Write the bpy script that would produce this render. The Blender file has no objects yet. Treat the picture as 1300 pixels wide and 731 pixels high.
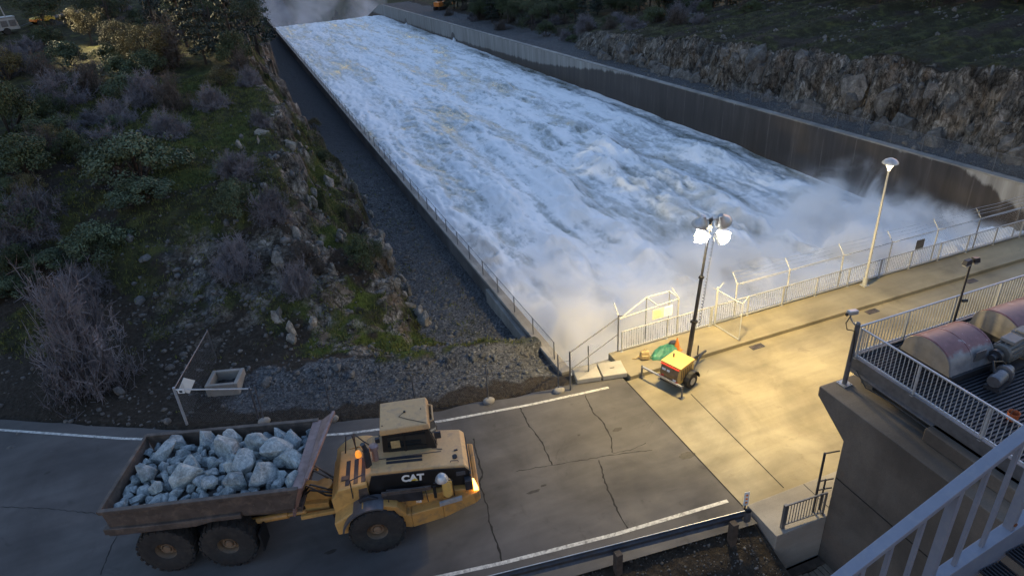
import bpy, math, random
import numpy as np
from mathutils import Matrix, Vector, Euler
random.seed(7); RNG = np.random.default_rng(11)
R = math.radians; PI = math.pi
SC = bpy.context.scene
COL = SC.collection

# ------------------------------------------------------------------ camera
CAM_F, CAM_P, CAM_R, CAM_H, CAM_Y = 867.0, 28.7, 3.97, 18.2, 19.6     # px focal (1300 wide), pitch, roll, height, yaw
def cam_axes():
    p, ph, y = R(CAM_P), R(CAM_R), R(CAM_Y)
    fw = np.array([0, math.cos(p), -math.sin(p)]); r0 = np.array([1., 0, 0]); u0 = np.array([0, math.sin(p), math.cos(p)])
    r = r0*math.cos(ph)-u0*math.sin(ph); u = u0*math.cos(ph)+r0*math.sin(ph)
    M = np.array([[math.cos(y), math.sin(y), 0], [-math.sin(y), math.cos(y), 0], [0, 0, 1]])
    return M@fw, M@r, M@u
CF, CR, CU = cam_axes(); CC = np.array([0, 0, CAM_H])
def ray(x, y): return CF+CR*(x-650)/CAM_F-CU*(y-365.5)/CAM_F
def at(x, y, z=0.):
    d = ray(x, y); return CC+d*(z-CAM_H)/d[2]
def atX(x, y, X):
    d = ray(x, y); return CC+d*X/d[0]
cam = bpy.data.cameras.new('camera'); co = bpy.data.objects.new('camera', cam); COL.objects.link(co)
cam.sensor_width = 36; cam.lens = 36*CAM_F/1300; cam.clip_end = 5000; cam.clip_start = .05
m3 = Matrix(((CR[0], CU[0], -CF[0]), (CR[1], CU[1], -CF[1]), (CR[2], CU[2], -CF[2])))
co.matrix_world = Matrix.Translation((0, 0, CAM_H)) @ m3.to_4x4()
SC.camera = co

# ------------------------------------------------------------------ numpy noise
_perm = np.random.default_rng(3).permutation(4096)
def _h(i, j, s): return _perm[(_perm[(i+s*57) & 4095]+j) & 4095]
def perlin(x, y, s=0):
    x = np.asarray(x, float); y = np.asarray(y, float)
    xi = np.floor(x).astype(int); yi = np.floor(y).astype(int); xf = x-xi; yf = y-yi
    u = xf*xf*xf*(xf*(xf*6-15)+10); v = yf*yf*yf*(yf*(yf*6-15)+10)
    def g(i, j, a, b):
        t = _h(i, j, s)*(2*PI/4096); return np.cos(t)*a+np.sin(t)*b
    n00 = g(xi, yi, xf, yf); n10 = g(xi+1, yi, xf-1, yf); n01 = g(xi, yi+1, xf, yf-1); n11 = g(xi+1, yi+1, xf-1, yf-1)
    return ((n00*(1-u)+n10*u)*(1-v)+(n01*(1-u)+n11*u)*v)*1.5
def fbm(x, y, o=4, s=0, g=.5):
    t = 0; a = 1; n = 0
    for k in range(o):
        t = t+a*perlin(x*2**k, y*2**k, s+k*3); n += a; a *= g
    return t/n
def ridged(x, y, o=4, s=0):
    t = 0; a = 1; n = 0
    for k in range(o):
        t = t+a*(1-np.abs(perlin(x*2**k, y*2**k, s+k*3))*1.6); n += a; a *= .5
    return t/n
def sstep(a, b, x):
    t = np.clip((np.asarray(x, float)-a)/(b-a), 0, 1); return t*t*(3-2*t)

# ------------------------------------------------------------------ mesh builder
class MB:
    def __init__(s, M=None): s.v = []; s.f = []; s.M = M
    def add(s, vs, fs):
        n = len(s.v); s.v += [tuple(v) for v in vs]; s.f += [tuple(i+n for i in f) for f in fs]
    def box(s, x0, x1, y0, y1, z0, z1, rot=None, piv=None):
        v = [(x0, y0, z0), (x1, y0, z0), (x1, y1, z0), (x0, y1, z0), (x0, y0, z1), (x1, y0, z1), (x1, y1, z1), (x0, y1, z1)]
        if rot is not None:
            c = Vector(piv or ((x0+x1)/2, (y0+y1)/2, (z0+z1)/2)); v = [tuple(rot @ (Vector(p)-c)+c) for p in v]
        s.add(v, [(3, 2, 1, 0), (4, 5, 6, 7), (0, 1, 5, 4), (1, 2, 6, 5), (2, 3, 7, 6), (3, 0, 4, 7)])
    def hexa(s, v): s.add(v, [(3, 2, 1, 0), (4, 5, 6, 7), (0, 1, 5, 4), (1, 2, 6, 5), (2, 3, 7, 6), (3, 0, 4, 7)])
    def bar(s, p, q, w, h=None, up=(0, 0, 1)):
        p = Vector(p); q = Vector(q); h = h or w; d = (q-p).normalized(); u = Vector(up)
        if abs(d.dot(u)) > .98: u = Vector((0, 1, 0))
        a = d.cross(u).normalized()*w/2; b = a.normalized().cross(d)*h/2
        s.hexa([p-a-b, p+a-b, p+a+b, p-a+b, q-a-b, q+a-b, q+a+b, q-a+b])
    def cyl(s, p, q, r, r2=None, n=12, caps=True):
        p = Vector(p); q = Vector(q); r2 = r if r2 is None else r2; d = (q-p).normalized()
        u = Vector((0, 0, 1)) if abs(d.z) < .95 else Vector((1, 0, 0)); a = d.cross(u).normalized(); b = a.cross(d)
        vs = []
        for c, rr in ((p, r), (q, r2)):
            for k in range(n): t = 2*PI*k/n; vs.append(c+(a*math.cos(t)+b*math.sin(t))*rr)
        fs = [(k, (k+1) % n, n+(k+1) % n, n+k) for k in range(n)]
        if caps: fs += [tuple(range(n))[::-1], tuple(range(n, 2*n))]
        s.add(vs, fs)
    def tube(s, pts, r, n=6):
        pts = [Vector(p) for p in pts]; rs = r if isinstance(r, (list, tuple)) else [r]*len(pts); vs = []; ref = Vector((.13, .2, 1))
        for i, p in enumerate(pts):
            d = (pts[min(i+1, len(pts)-1)]-pts[max(i-1, 0)]).normalized()
            a = d.cross(ref); a = a.normalized() if a.length > .05 else d.cross(Vector((1, 0, 0))).normalized(); b = a.cross(d)
            for k in range(n): t = 2*PI*k/n; vs.append(p+(a*math.cos(t)+b*math.sin(t))*rs[i])
        fs = [(i*n+k, i*n+(k+1) % n, (i+1)*n+(k+1) % n, (i+1)*n+k) for i in range(len(pts)-1) for k in range(n)]
        fs += [tuple(range(n))[::-1], tuple(range((len(pts)-1)*n, len(pts)*n))]
        s.add(vs, fs)
    def prism(s, poly, f, a, b):       # f(u, v, w) -> point, poly of (u, v), from w=a to w=b
        n = len(poly); vs = [f(u, v, a) for u, v in poly]+[f(u, v, b) for u, v in poly]
        s.add(vs, [tuple(range(n))[::-1], tuple(range(n, 2*n))]+[(k, (k+1) % n, n+(k+1) % n, n+k) for k in range(n)])
    def lathe(s, prof, f, n=24):        # prof of (r, w); f(x, y, w)
        vs = []
        for r, w in prof:
            for k in range(n): t = 2*PI*k/n; vs.append(f(r*math.cos(t), r*math.sin(t), w))
        fs = [(i*n+k, i*n+(k+1) % n, (i+1)*n+(k+1) % n, (i+1)*n+k) for i in range(len(prof)-1) for k in range(n)]
        s.add(vs, fs)
    def build(s, name, mat, parent=None, smooth=False, bevel=0, M=None):
        M = M or s.M
        vs = [tuple(M @ Vector(v)) for v in s.v] if M is not None else [tuple(v) for v in s.v]
        me = bpy.data.meshes.new(name); me.from_pydata(vs, [], s.f); me.update()
        bmx = __import__('bmesh').new(); bmx.from_mesh(me); __import__('bmesh').ops.recalc_face_normals(bmx, faces=bmx.faces); bmx.to_mesh(me); bmx.free()
        o = bpy.data.objects.new(name, me); COL.objects.link(o); me.materials.append(mat)
        if smooth:
            me.polygons.foreach_set('use_smooth', [True]*len(me.polygons))
            me.set_sharp_from_angle(angle=R(38))
        if bevel:
            b = o.modifiers.new('edge', 'BEVEL'); b.width = bevel; b.segments = 2; b.limit_method = 'ANGLE'; b.angle_limit = R(40)
        if parent is not None: o.parent = parent
        return o
def raw_mesh(name, V, F, mat, parent=None, smooth=False, link=True):
    V = np.asarray(V, np.float32); F = np.asarray(F, np.int32); k = F.shape[1]
    me = bpy.data.meshes.new(name); me.vertices.add(len(V)); me.vertices.foreach_set('co', V.ravel())
    me.loops.add(F.size); me.loops.foreach_set('vertex_index', F.ravel())
    me.polygons.add(len(F)); me.polygons.foreach_set('loop_start', np.arange(0, F.size, k, dtype=np.int32))
    me.polygons.foreach_set('loop_total', np.full(len(F), k, np.int32))
    if smooth: me.polygons.foreach_set('use_smooth', np.ones(len(F), bool))
    me.update(calc_edges=True); me.materials.append(mat)
    o = bpy.data.objects.new(name, me)
    if link: COL.objects.link(o)
    if parent is not None: o.parent = parent
    return o
def attr(o, name, A):
    a = o.data.attributes.new(name, 'FLOAT_COLOR', 'POINT'); a.data.foreach_set('color', np.asarray(A, np.float32).ravel())
def tag(o, label=None, cat=None, group=None, kind=None):
    if label: o['label'] = label
    if cat: o['category'] = cat
    if group: o['group'] = group
    if kind: o['kind'] = kind
    return o
def thing(name, label, cat, loc=(0, 0, 0), rz=0, group=None):
    o = bpy.data.objects.new(name, None); COL.objects.link(o); o.location = loc; o.rotation_euler = (0, 0, rz)
    return tag(o, label, cat, group)
def dup(o, loc=None, rz=None, sc=None, label=None, group=None, parent=None):
    c = o.copy(); COL.objects.link(c)
    if parent is not None: c.parent = parent
    if loc is not None: c.location = loc
    if rz is not None: c.rotation_euler = (0, 0, rz)
    if sc is not None: c.scale = sc if hasattr(sc, '__len__') else (sc,)*3
    if label: c['label'] = label
    if group: c['group'] = group
    for ch in KIDS.get(o.name, []): dup(ch, parent=c)
    if o.name in KIDS: KIDS[c.name] = []
    return c
KIDS = {}

# ------------------------------------------------------------------ materials
def nmat(name):
    m = bpy.data.materials.new(name); m.use_nodes = True; nt = m.node_tree
    return m, nt, nt.nodes['Principled BSDF'], nt.links
def nd(nt, t, **kw):
    n = nt.nodes.new(t)
    for k, v in kw.items():
        if k == 'inp':
            for a, b in v.items(): n.inputs[a].default_value = b
        else: setattr(n, k, v)
    return n
def ramp(nt, src, stops):
    r = nd(nt, 'ShaderNodeValToRGB'); e = r.color_ramp.elements
    while len(e) < len(stops): e.new(.5)
    for q, (p, c) in zip(e, stops): q.position = p; q.color = (*c, 1) if len(c) == 3 else c
    nt.links.new(src, r.inputs[0]); return r
def mixc(nt, fac, a, b, mode='MIX'):
    m = nd(nt, 'ShaderNodeMix', data_type='RGBA', blend_type=mode)
    for s, k in ((fac, 0), (a, 6), (b, 7)):
        if hasattr(s, 'links'): nt.links.new(s, m.inputs[k])
        elif k == 0: m.inputs[0].default_value = s
        else: m.inputs[k].default_value = (*s, 1)
    return m.outputs[2]
def noise(nt, scale, detail=4, rough=.55, vec=None, dist=0):
    n = nd(nt, 'ShaderNodeTexNoise', inp={'Scale': scale, 'Detail': detail, 'Roughness': rough, 'Distortion': dist})
    if vec is not None: nt.links.new(vec, n.inputs['Vector'])
    return n.outputs['Fac']
def objco(nt, scale=None):
    t = nd(nt, 'ShaderNodeTexCoord').outputs['Object']
    if scale is None: return t
    mp = nd(nt, 'ShaderNodeMapping', inp={'Scale': scale}); nt.links.new(t, mp.inputs[0]); return mp.outputs[0]
def bump(nt, h, bs, strength=.3, dist=.02):
    b = nd(nt, 'ShaderNodeBump', inp={'Strength': strength, 'Distance': dist}); nt.links.new(h, b.inputs['Height']); nt.links.new(b.outputs[0], bs.inputs['Normal'])
def simple(name, col, rough=.6, metal=0., var=.25, scale=3., dirt=None, dscale=1.5, damt=.5, bmp=0., bscale=40, emit=None, estr=0):
    m, nt, bs, L = nmat(name); v = objco(nt)
    lo = tuple(c*(1-var) for c in col); hi = tuple(min(1, c*(1+var)) for c in col)
    c = ramp(nt, noise(nt, scale, 5, .6, v), [(.3, lo), (.7, hi)]).outputs[0]
    if dirt:
        f = ramp(nt, noise(nt, dscale, 6, .65, v, .4), [(.5-.02*1, (0, 0, 0)), (.68, (damt,)*3)]).outputs[0]
        c = mixc(nt, f, c, dirt)
    L.new(c, bs.inputs['Base Color']); bs.inputs['Roughness'].default_value = rough; bs.inputs['Metallic'].default_value = metal
    if bmp: bump(nt, noise(nt, bscale, 4, .6, v), bs, bmp)
    if emit: bs.inputs['Emission Color'].default_value = (*emit, 1); bs.inputs['Emission Strength'].default_value = estr
    return m
MT = {}
MT['asphalt'] = None
def mat_ground_sheet(name, lo, hi, rough, patch=None, spk=.25, stain=(.02, .018, .015), stain_amt=.5, sp=90):
    m, nt, bs, L = nmat(name); v = objco(nt)
    c = ramp(nt, noise(nt, .35, 6, .6, v, .5), [(.32, lo), (.68, hi)]).outputs[0]
    sx = objco(nt, (.25, 2.2, 1)); t = ramp(nt, noise(nt, .6, 4, .6, sx), [(.35, (.86,)*3), (.65, (1.10,)*3)]).outputs[0]
    c = mixc(nt, 1., c, t, 'MULTIPLY')
    g = ramp(nt, noise(nt, sp, 2, .6, v), [(.3, (1-spk,)*3), (.7, (1+spk,)*3)]).outputs[0]
    c = mixc(nt, 1., c, g, 'MULTIPLY')
    f = ramp(nt, noise(nt, .9, 7, .7, v, .8), [(.60, (0, 0, 0)), (.74, (stain_amt,)*3)]).outputs[0]
    c = mixc(nt, f, c, stain)
    f2 = ramp(nt, noise(nt, .22, 5, .6, v, 1.2), [(.35, (.78,)*3), (.5, (1.,)*3), (.68, (1.16,)*3)]).outputs[0]; c = mixc(nt, 1., c, f2, 'MULTIPLY')
    f3 = ramp(nt, noise(nt, 2.6, 6, .75, v, .5), [(.64, (0, 0, 0)), (.72, (stain_amt*.8,)*3)]).outputs[0]; c = mixc(nt, f3, c, tuple(q*.6 for q in stain))
    L.new(c, bs.inputs['Base Color'])
    r = ramp(nt, noise(nt, .5, 4, .6, v), [(.35, (rough-.12,)*3), (.65, (min(1, rough+.1),)*3)]).outputs[0]; L.new(r, bs.inputs['Roughness'])
    bump(nt, noise(nt, sp*.8, 3, .6, v), bs, .25, .01)
    return m
MT['asphalt'] = mat_ground_sheet('asphalt', (.066, .062, .061), (.098, .092, .089), .85)
MT['deck'] = mat_ground_sheet('deck_concrete', (.19, .16, .10), (.29, .25, .16), .7, spk=.14, stain=(.12, .09, .055), stain_amt=.55, sp=60)
MT['concrete'] = mat_ground_sheet('concrete', (.20, .185, .165), (.30, .28, .25), .8, spk=.12, stain=(.10, .085, .07), stain_amt=.5, sp=40)
MT['pale_concrete'] = mat_ground_sheet('pale_concrete', (.30, .28, .24), (.42, .39, .33), .8, spk=.1, stain=(.16, .13, .1), stain_amt=.4, sp=40)
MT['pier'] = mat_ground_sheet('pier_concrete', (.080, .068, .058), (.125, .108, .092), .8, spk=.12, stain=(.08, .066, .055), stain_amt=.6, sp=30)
MT['paint_line'] = simple('road_paint', (.55, .54, .50), .6, var=.25, scale=6, dirt=(.10, .095, .09), dscale=7, damt=.85)
MT['crack'] = simple('crack_fill', (.012, .011, .011), .9)
MT['white_metal'] = simple('white_painted_metal', (.36, .37, .375), .45, .1, var=.15, dirt=(.3, .26, .2), dscale=3, damt=.25)
MT['galv'] = simple('galvanised_steel', (.42, .43, .44), .42, .6, var=.15, scale=8)
MT['dull_steel'] = simple('dull_steel', (.15, .155, .17), .45, .6, var=.2, scale=6)
MT['guard'] = simple('dull_guardrail_steel', (.075, .08, .095), .5, .5, var=.3, scale=4, dirt=(.07, .055, .04), dscale=2, damt=.6)
MT['stain'] = simple('oil_stain', (.030, .026, .023), .7, var=.4, scale=8)
MT['dark_steel'] = simple('dark_steel', (.04, .042, .05), .45, .4, var=.3)
MT['black'] = simple('black_plastic', (.012, .012, .013), .45)
MT['rubber'] = simple('tyre_rubber', (.020, .019, .019), .8, var=.3, scale=6, dirt=(.06, .05, .042), dscale=4, damt=.5)
MT['yellow'] = simple('machine_yellow', (.46, .245, .07), .45, var=.12, scale=2, dirt=(.16, .12, .08), dscale=2.6, damt=.8)
MT['cabroof'] = simple('faded_yellow_roof', (.50, .315, .145), .5, var=.10, scale=3, dirt=(.24, .17, .11), dscale=3, damt=.6)
MT['orange_yellow'] = simple('tank_yellow', (.58, .34, .11), .45, var=.12, scale=2, dirt=(.25, .14, .06), dscale=3, damt=.5)
MT['rim'] = simple('wheel_rim', (.20, .135, .085), .55, var=.2, dirt=(.09, .07, .055), dscale=6, damt=.6)
MT['rust'] = simple('worn_dump_body', (.088, .070, .060), .6, .2, var=.3, scale=2.5, dirt=(.20, .15, .12), dscale=3, damt=.6)
MT['worn'] = simple('scraped_steel', (.27, .19, .18), .5, .4, var=.25, scale=1.6, dirt=(.15, .09, .07), dscale=2, damt=.7)
MT['glass'] = simple('dark_glass', (.012, .014, .016), .08, 0, var=.1)
MT['lettering'] = simple('white_lettering', (.75, .75, .72), .5, var=.05)
MT['trim_yellow'] = simple('yellow_triangle', (.75, .5, .06), .5, var=.05)
MT['amber'] = simple('amber_lamp', (.8, .35, .05), .4, emit=(1., .48, .08), estr=1.2)
MT['beacon'] = simple('beacon_orange', (.75, .28, .04), .3, emit=(1., .35, .05), estr=.08)
MT['red'] = simple('red_lens', (.6, .05, .03), .35, var=.1)
MT['generator'] = simple('generator_yellow', (.62, .40, .11), .5, var=.08, dirt=(.35, .25, .14), dscale=4, damt=.4)
MT['genpanel'] = simple('generator_panel', (.20, .12, .05), .5, var=.35, scale=5)
MT['tarp'] = simple('green_tarp', (.03, .16, .10), .55, var=.3, scale=4)
MT['canvas'] = simple('tan_canvas', (.38, .28, .13), .8, var=.25, scale=7)
MT['wood'] = simple('weathered_wood', (.06, .045, .035), .85, var=.4, scale=5, bmp=.4)
MT['plank'] = simple('grey_planks', (.20, .165, .125), .8, var=.35, scale=2)
MT['sign_white'] = simple('white_sign', (.78, .78, .76), .5, var=.05)
MT['sign_cream'] = simple('cream_sign', (.62, .55, .40), .55, var=.12)
MT['sign_dark'] = simple('sign_back', (.10, .095, .09), .5, .3)
MT['bucket_red'] = simple('faded_red_plastic', (.35, .09, .03), .6); MT['orange'] = simple('orange_plastic', (.75, .22, .04), .45)
MT['red_cover'] = None
MT['railblue'] = simple('rail_grey', (.40, .42, .45), .38, .3, var=.1, scale=5, dirt=(.25, .25, .26), dscale=6, damt=.3)
MT['fgrail'] = simple('stair_rail_white', (.20, .225, .285), .42, .1, var=.06, scale=9, dirt=(.28, .29, .31), dscale=14, damt=.4, bmp=.05, bscale=60)
MT['bark'] = simple('bark', (.05, .04, .033), .9, var=.4, scale=6)
MT['rustspot'] = simple('rust_spot', (.14, .05, .02), .8, var=.4, scale=20)
MT['grating'] = simple('grating_steel', (.045, .05, .062), .5, .5, var=.2)
MT['motor'] = simple('motor_grey', (.13, .13, .125), .5, .2, var=.2, scale=6, dirt=(.1, .09, .08), dscale=5, damt=.6)
MT['endcap'] = simple('drum_end_plate', (.20, .19, .18), .6, .1, var=.2, scale=4, dirt=(.2, .18, .16), dscale=3, damt=.5)
# drum cover: grey paint with red paint left on the crown of the cover
m, nt, bs, L = nmat('drum_cover_paint'); v = objco(nt)
sep = nd(nt, 'ShaderNodeSeparateXYZ'); L.new(v, sep.inputs[0])
a = nd(nt, 'ShaderNodeMath', operation='MULTIPLY_ADD', inp={1: .35}); L.new(noise(nt, 2.2, 6, .7, v, .6), a.inputs[0]); L.new(sep.outputs[2], a.inputs[2])
f = ramp(nt, a.outputs[0], [(.93, (0, 0, 0)), (1.02, (.9, .9, .9))]).outputs[0]
g = ramp(nt, noise(nt, 3, 5, .6, v), [(.3, (.12, .125, .14)), (.7, (.24, .24, .25))]).outputs[0]
rd = ramp(nt, noise(nt, 4, 5, .7, v), [(.35, (.14, .05, .052)), (.60, (.20, .075, .078)), (.68, (.36, .31, .31))]).outputs[0]
L.new(mixc(nt, f, g, rd), bs.inputs['Base Color']); bs.inputs['Roughness'].default_value = .42; MT['red_cover'] = m
# lamp
m, nt, bs, L = nmat('lit_lamp'); bs.inputs['Emission Color'].default_value = (1, .95, .82, 1); bs.inputs['Emission Strength'].default_value = 14; MT['lamp_on'] = m
m, nt, bs, L = nmat('globe'); bs.inputs['Base Color'].default_value = (.8, .78, .6, 1); bs.inputs['Emission Color'].default_value = (1, .9, .6, 1); bs.inputs['Emission Strength'].default_value = .35; MT['globe'] = m
# chain link: a woven wire pattern in UV metres
def chainlink(name, col, w, cell=.06):
    m, nt, bs, L = nmat(name); uv = nd(nt, 'ShaderNodeUVMap'); mp = nd(nt, 'ShaderNodeMapping', inp={'Rotation': (0, 0, R(45)), 'Scale': (1/cell,)*3})
    L.new(uv.outputs[0], mp.inputs[0]); sp = nd(nt, 'ShaderNodeSeparateXYZ'); L.new(mp.outputs[0], sp.inputs[0]); outs = []
    for k in (0, 1):
        fr = nd(nt, 'ShaderNodeMath', operation='FRACT'); L.new(sp.outputs[k], fr.inputs[0])
        lt = nd(nt, 'ShaderNodeMath', operation='LESS_THAN', inp={1: w}); L.new(fr.outputs[0], lt.inputs[0]); outs.append(lt.outputs[0])
    mx = nd(nt, 'ShaderNodeMath', operation='MAXIMUM'); L.new(outs[0], mx.inputs[0]); L.new(outs[1], mx.inputs[1])
    bs.inputs['Base Color'].default_value = (*col, 1); bs.inputs['Metallic'].default_value = .5; bs.inputs['Roughness'].default_value = .5
    L.new(mx.outputs[0], bs.inputs['Alpha']); return m
MT['mesh'] = chainlink('chain_link', (.40, .41, .42), .09)
MT['mesh_dark'] = chainlink('chain_link_dull', (.16, .17, .19), .10)
def fence_sheet(name, pts, h0, h1, mat, parent=None):     # pts: list of (x,y,z) ; sheet from z+h0 to z+h1 with UV in metres
    vs = []; uv = []; d = 0
    for i, p in enumerate(pts):
        if i: d += (Vector(p)-Vector(pts[i-1])).length
        vs += [(p[0], p[1], p[2]+h0), (p[0], p[1], p[2]+h1)]; uv += [(d, h0), (d, h1)]
    fs = [(2*i, 2*i+2, 2*i+3, 2*i+1) for i in range(len(pts)-1)]
    me = bpy.data.meshes.new(name); me.from_pydata(vs, [], fs); ul = me.uv_layers.new(name='UVMap')
    for l in me.loops: ul.data[l.index].uv = uv[l.vertex_index]
    me.materials.append(mat); o = bpy.data.objects.new(name, me); COL.objects.link(o)
    if parent is not None: o.parent = parent
    return o
FLOOD = 700.; TRUCK_GLOW = .8; HILL_LIGHT = 10000.; SPRAY = 6.5; PLUME = True; HAZE = 0.
SUN_EL, SUN_AZ, SKY, SUN_E, EXPO = 1.5, 62., .15, .02, 3.1; SKY_TINT = (1.10, .98, 1.04)
# ================================================================== TERRAIN
XL0, XL1, XR0 = 10.35, 10.75, 48.35          # left wall outer / inner face, right wall inner face
ROADX = np.array([-60, -30, -20, -13.7, -8, -4, .4, 4.1, 8, 11.5, 14.])
ROADY = np.array([62, 41, 34.2, 30.15, 26.75, 24.75, 23.06, 22.1, 21.45, 21.05, 20.9])
def Yr(x): return np.interp(x, ROADX, ROADY)
SBY = np.array([20, 25.4, 27, 31.5, 45, 62, 73, 118, 135, 200, 260])
SBX = np.array([10.4, 10.2, 7.4, 6.3, 6.3, 6.8, 5.4, 5.0, 6.0, 8.0, 8.5])
def wall_top(y):
    y = np.asarray(y, float); return -.25-.027*(y-23)-.21*np.maximum(0, y-250)
def terrain(x, y, masks=False):
    x = np.asarray(x, float); y = np.asarray(y, float)
    # ---------------- left side
    d = y-Yr(x)
    wob = fbm(x/6, y/6, 3, 5)*1.6
    s = d-5.2+wob
    front = 4.9*sstep(0, 17, s)+.055*np.maximum(0, s-13)*sstep(13, 40, s)*1.0
    front = front+np.clip(-x-2, 0, 40)*.045*sstep(6, 30, s)
    front = np.minimum(front, 9.5)
    lump = fbm(x/3.2, y/3.2, 4, 9)*.55*sstep(-1, 5, s)+fbm(x/.9, y/.9, 3, 12)*.22*sstep(-1.5, 3, s)
    sb = np.interp(y, SBY, SBX)+fbm(y/3., y*0+2, 4, 21)*1.1
    e = sb-x
    strip = np.minimum(-1.25-.030*(y-25), -.25+0*y)*sstep(22.0, 27, y)-.15*(1-sstep(22., 27, y))-.21*np.maximum(0, y-250)
    strip = strip+fbm(x/.7, y/.7, 3, 31)*.10
    ribs = (ridged(x/2.6+y*.12, y/1.1-x*.25, 4, 41)-.5)
    ee = e+ribs*1.5*sstep(0, .8, e)+.7*fbm(x/2.2, y/2.2, 3, 43)
    q1 = sstep(.0, 1.3, ee); q2 = sstep(1.2, 4.3, ee); q3 = sstep(4.2, 5.5, ee+.9*fbm(x*0+3, y/2.4, 3, 47))
    brk = fbm(x/5+4, y/6.5, 3, 53); q1 = sstep(0, 1.3+2.6*sstep(-.15, .3, brk), ee); q3 = sstep(3.6-1.2*sstep(-.1, .3, brk), 5.5+1.6*sstep(-.1, .3, -brk), ee+.9*fbm(x*0+3, y/2.4, 3, 47))
    rise = .40*q1+.20*q2+.40*q3; rr = np.clip(e/5.6, 0, 1)
    rockm = np.clip(q1*(1-sstep(1.2, 2.4, ee))+sstep(3.9, 4.6, ee)*(1-sstep(5.3, 6.2, ee))+.55*sstep(.05, .3, fbm(x/1.9, y/1.9, 3, 49))*q1*(1-q3), 0, 1)*sstep(3., 6., d)*(.25+.75*sstep(-.22, .12, fbm(x/2.6, y/3.4, 3, 57)))
    base = .0+.06*sstep(1, 6, d)
    berm = .55*np.exp(-((d-4.6+.6*fbm(x/2, x*0, 2, 50))/1.0)**2)*sstep(-6, 1, x)*(1-sstep(7.5, 9.5, x))+.12*fbm(x/.5, y/.5, 3, 51)*np.exp(-((d-4.)/2.0)**2)
    hill = np.maximum(base+berm, front+lump+berm*.5)
    zl = strip+(hill-strip)*rise
    near = sstep(4.5, 7.5, d)        # close to the road the ground is level right across to the wall
    zl = zl*near+(base+berm)*(1-near)*1.0
    zl = np.where((x > 9.0) & (y < 25.5), np.minimum(zl, -.1-.35*(np.clip(x, 9, 10.6)-9)*sstep(22.2, 24, y)), zl)
    # ---------------- right side
    wt = wall_top(y)
    xc = 51.6+fbm(y/8., y*0+7, 4, 61)*2.4+1.1*(ridged(y/2.6, y*0+3, 4, 63)-.5)+sstep(95, 130, y)*6
    hc = np.interp(y, [10, 30, 48, 60, 80, 100, 125, 150], [7.0, 6.1, 5.3, 5.0, 4.2, 3.2, .9, .2])*(1+.30*fbm(y/5., y*0+9, 3, 67))
    cr = x-xc
    rib2 = .75*(ridged(y/2.7+.35*cr, x/3.0, 5, 71)-.5)+.45*fbm(y/1.1, cr/1.0, 3, 73)
    pr = np.clip(cr/3.0+rib2*.62*sstep(-.1, .8, cr), 0, 1)
    cl = sstep(0, 1, pr)
    up = np.clip(cr-2.5, 0, None)
    slope = .095*np.minimum(up, 21)+.02*np.clip(up-21, 0, 8)-.30*np.maximum(0, up-30)
    slope = slope*(1-.8*sstep(85, 135, y))
    zr = wt+.05+hc*cl+slope+fbm(x/3, y/3, 4, 81)*.35*sstep(.4, 2, cr)+fbm(x/.8, y/.8, 3, 83)*.18*sstep(-.3, .8, cr)
    zr = np.maximum(zr, -62+0*x)
    rock_r = sstep(.03, .15, pr)*(1-sstep(.85, 1.0, pr+.001))*(1-sstep(105, 135, y))
    z = np.where(x < 29, zl, zr)
    # ---------------- the far valley
    far = np.maximum(-62, wall_top(y)-.3-.12*np.maximum(0, y-272))
    kf = sstep(258, 310, y)
    z = np.where(x < 29, z*(1-kf)+np.where(x < 5, np.maximum(far, z-.2*np.maximum(0, y-272)), far)*kf, z*(1-kf)+np.minimum(z, far)*kf)
    z = np.where(y > 352, np.minimum(z, -62+.0*y), z)
    rad = np.hypot(x, y); z = z+np.maximum(0, rad-750)*.12
    # ---------------- road bed and the bank below the guardrail
    edge = 13.35+np.clip(3-x, -9.6, 40)*.10
    inroad = (d < .9) & (x < 29)
    z = np.where(inroad, -.12, z)
    z = np.where((y < edge) & (x < 29), -.14-np.minimum(3.5, (edge-y)*.33)+.08*fbm(x/.6, y/.6, 3, 91), z)
    if not masks: return z
    slope_n = sstep(0, 5, s)
    gn = fbm(x/5, y/5, 4, 101); gn2 = fbm(x/1.3, y/1.3, 3, 103)
    shelf = np.exp(-((x+4)/4.5)**2-((y-58)/16.)**2)
    grass = np.where(x < 29, sstep(-.12, .22, .45*shelf+ gn+.35*gn2+.25*sstep(14, 22, s))*sstep(0, 2.5, s)*(1-.92*rockm), sstep(-.25, .2, gn+.3*gn2+.15)*sstep(1.5, 4, cr))
    stony = np.exp(-(((x+3)/5.5)**2+((y-37)/5.5)**2))*sstep(-.2, .2, gn2+.1)
    grass = grass*(1-.7*np.where(x < 29, stony, 0))
    grass = np.where((x < 29) & (x > 3), np.maximum(grass, sstep(.5, 1.6, d-4.9)*(1-sstep(7.5, 10.5, d))*sstep(-.25, .15, gn2+.1)*sstep(.2, 1.2, e)), grass)
    strip_m = np.where(x < 29, (1-sstep(.0, .12, rr))*sstep(3, 6, d), 1-sstep(.0, .1, pr))
    grass = grass*(1-.93*strip_m)
    moss = np.where(x < 29, np.clip(sstep(.02, .28, fbm(x/2.6, y/3.2, 3, 137)+.12)*(sstep(3.8, 5.2, d)*(1-sstep(9, 13, d))*sstep(-1.5, 1., x)*(1-.75*strip_m)+.8*q2*(1-q3)*sstep(3, 6, d)+.9*shelf), 0, 1), 0)
    grass = np.maximum(grass, moss*.95); terrain.moss = moss
    berm_m = np.where(x < 29, sstep(1.4, 2.6, d+gn2)*(1-sstep(3.9, 5.4, d+gn2*1.6))*sstep(-7, -1, x+gn2*2), 0)
    gravel = np.clip(strip_m+berm_m, 0, 1)*(1-.9*moss)
    rock = np.where(x < 29, np.clip(rockm*1.0+.55*stony, 0, 1), rock_r)
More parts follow.
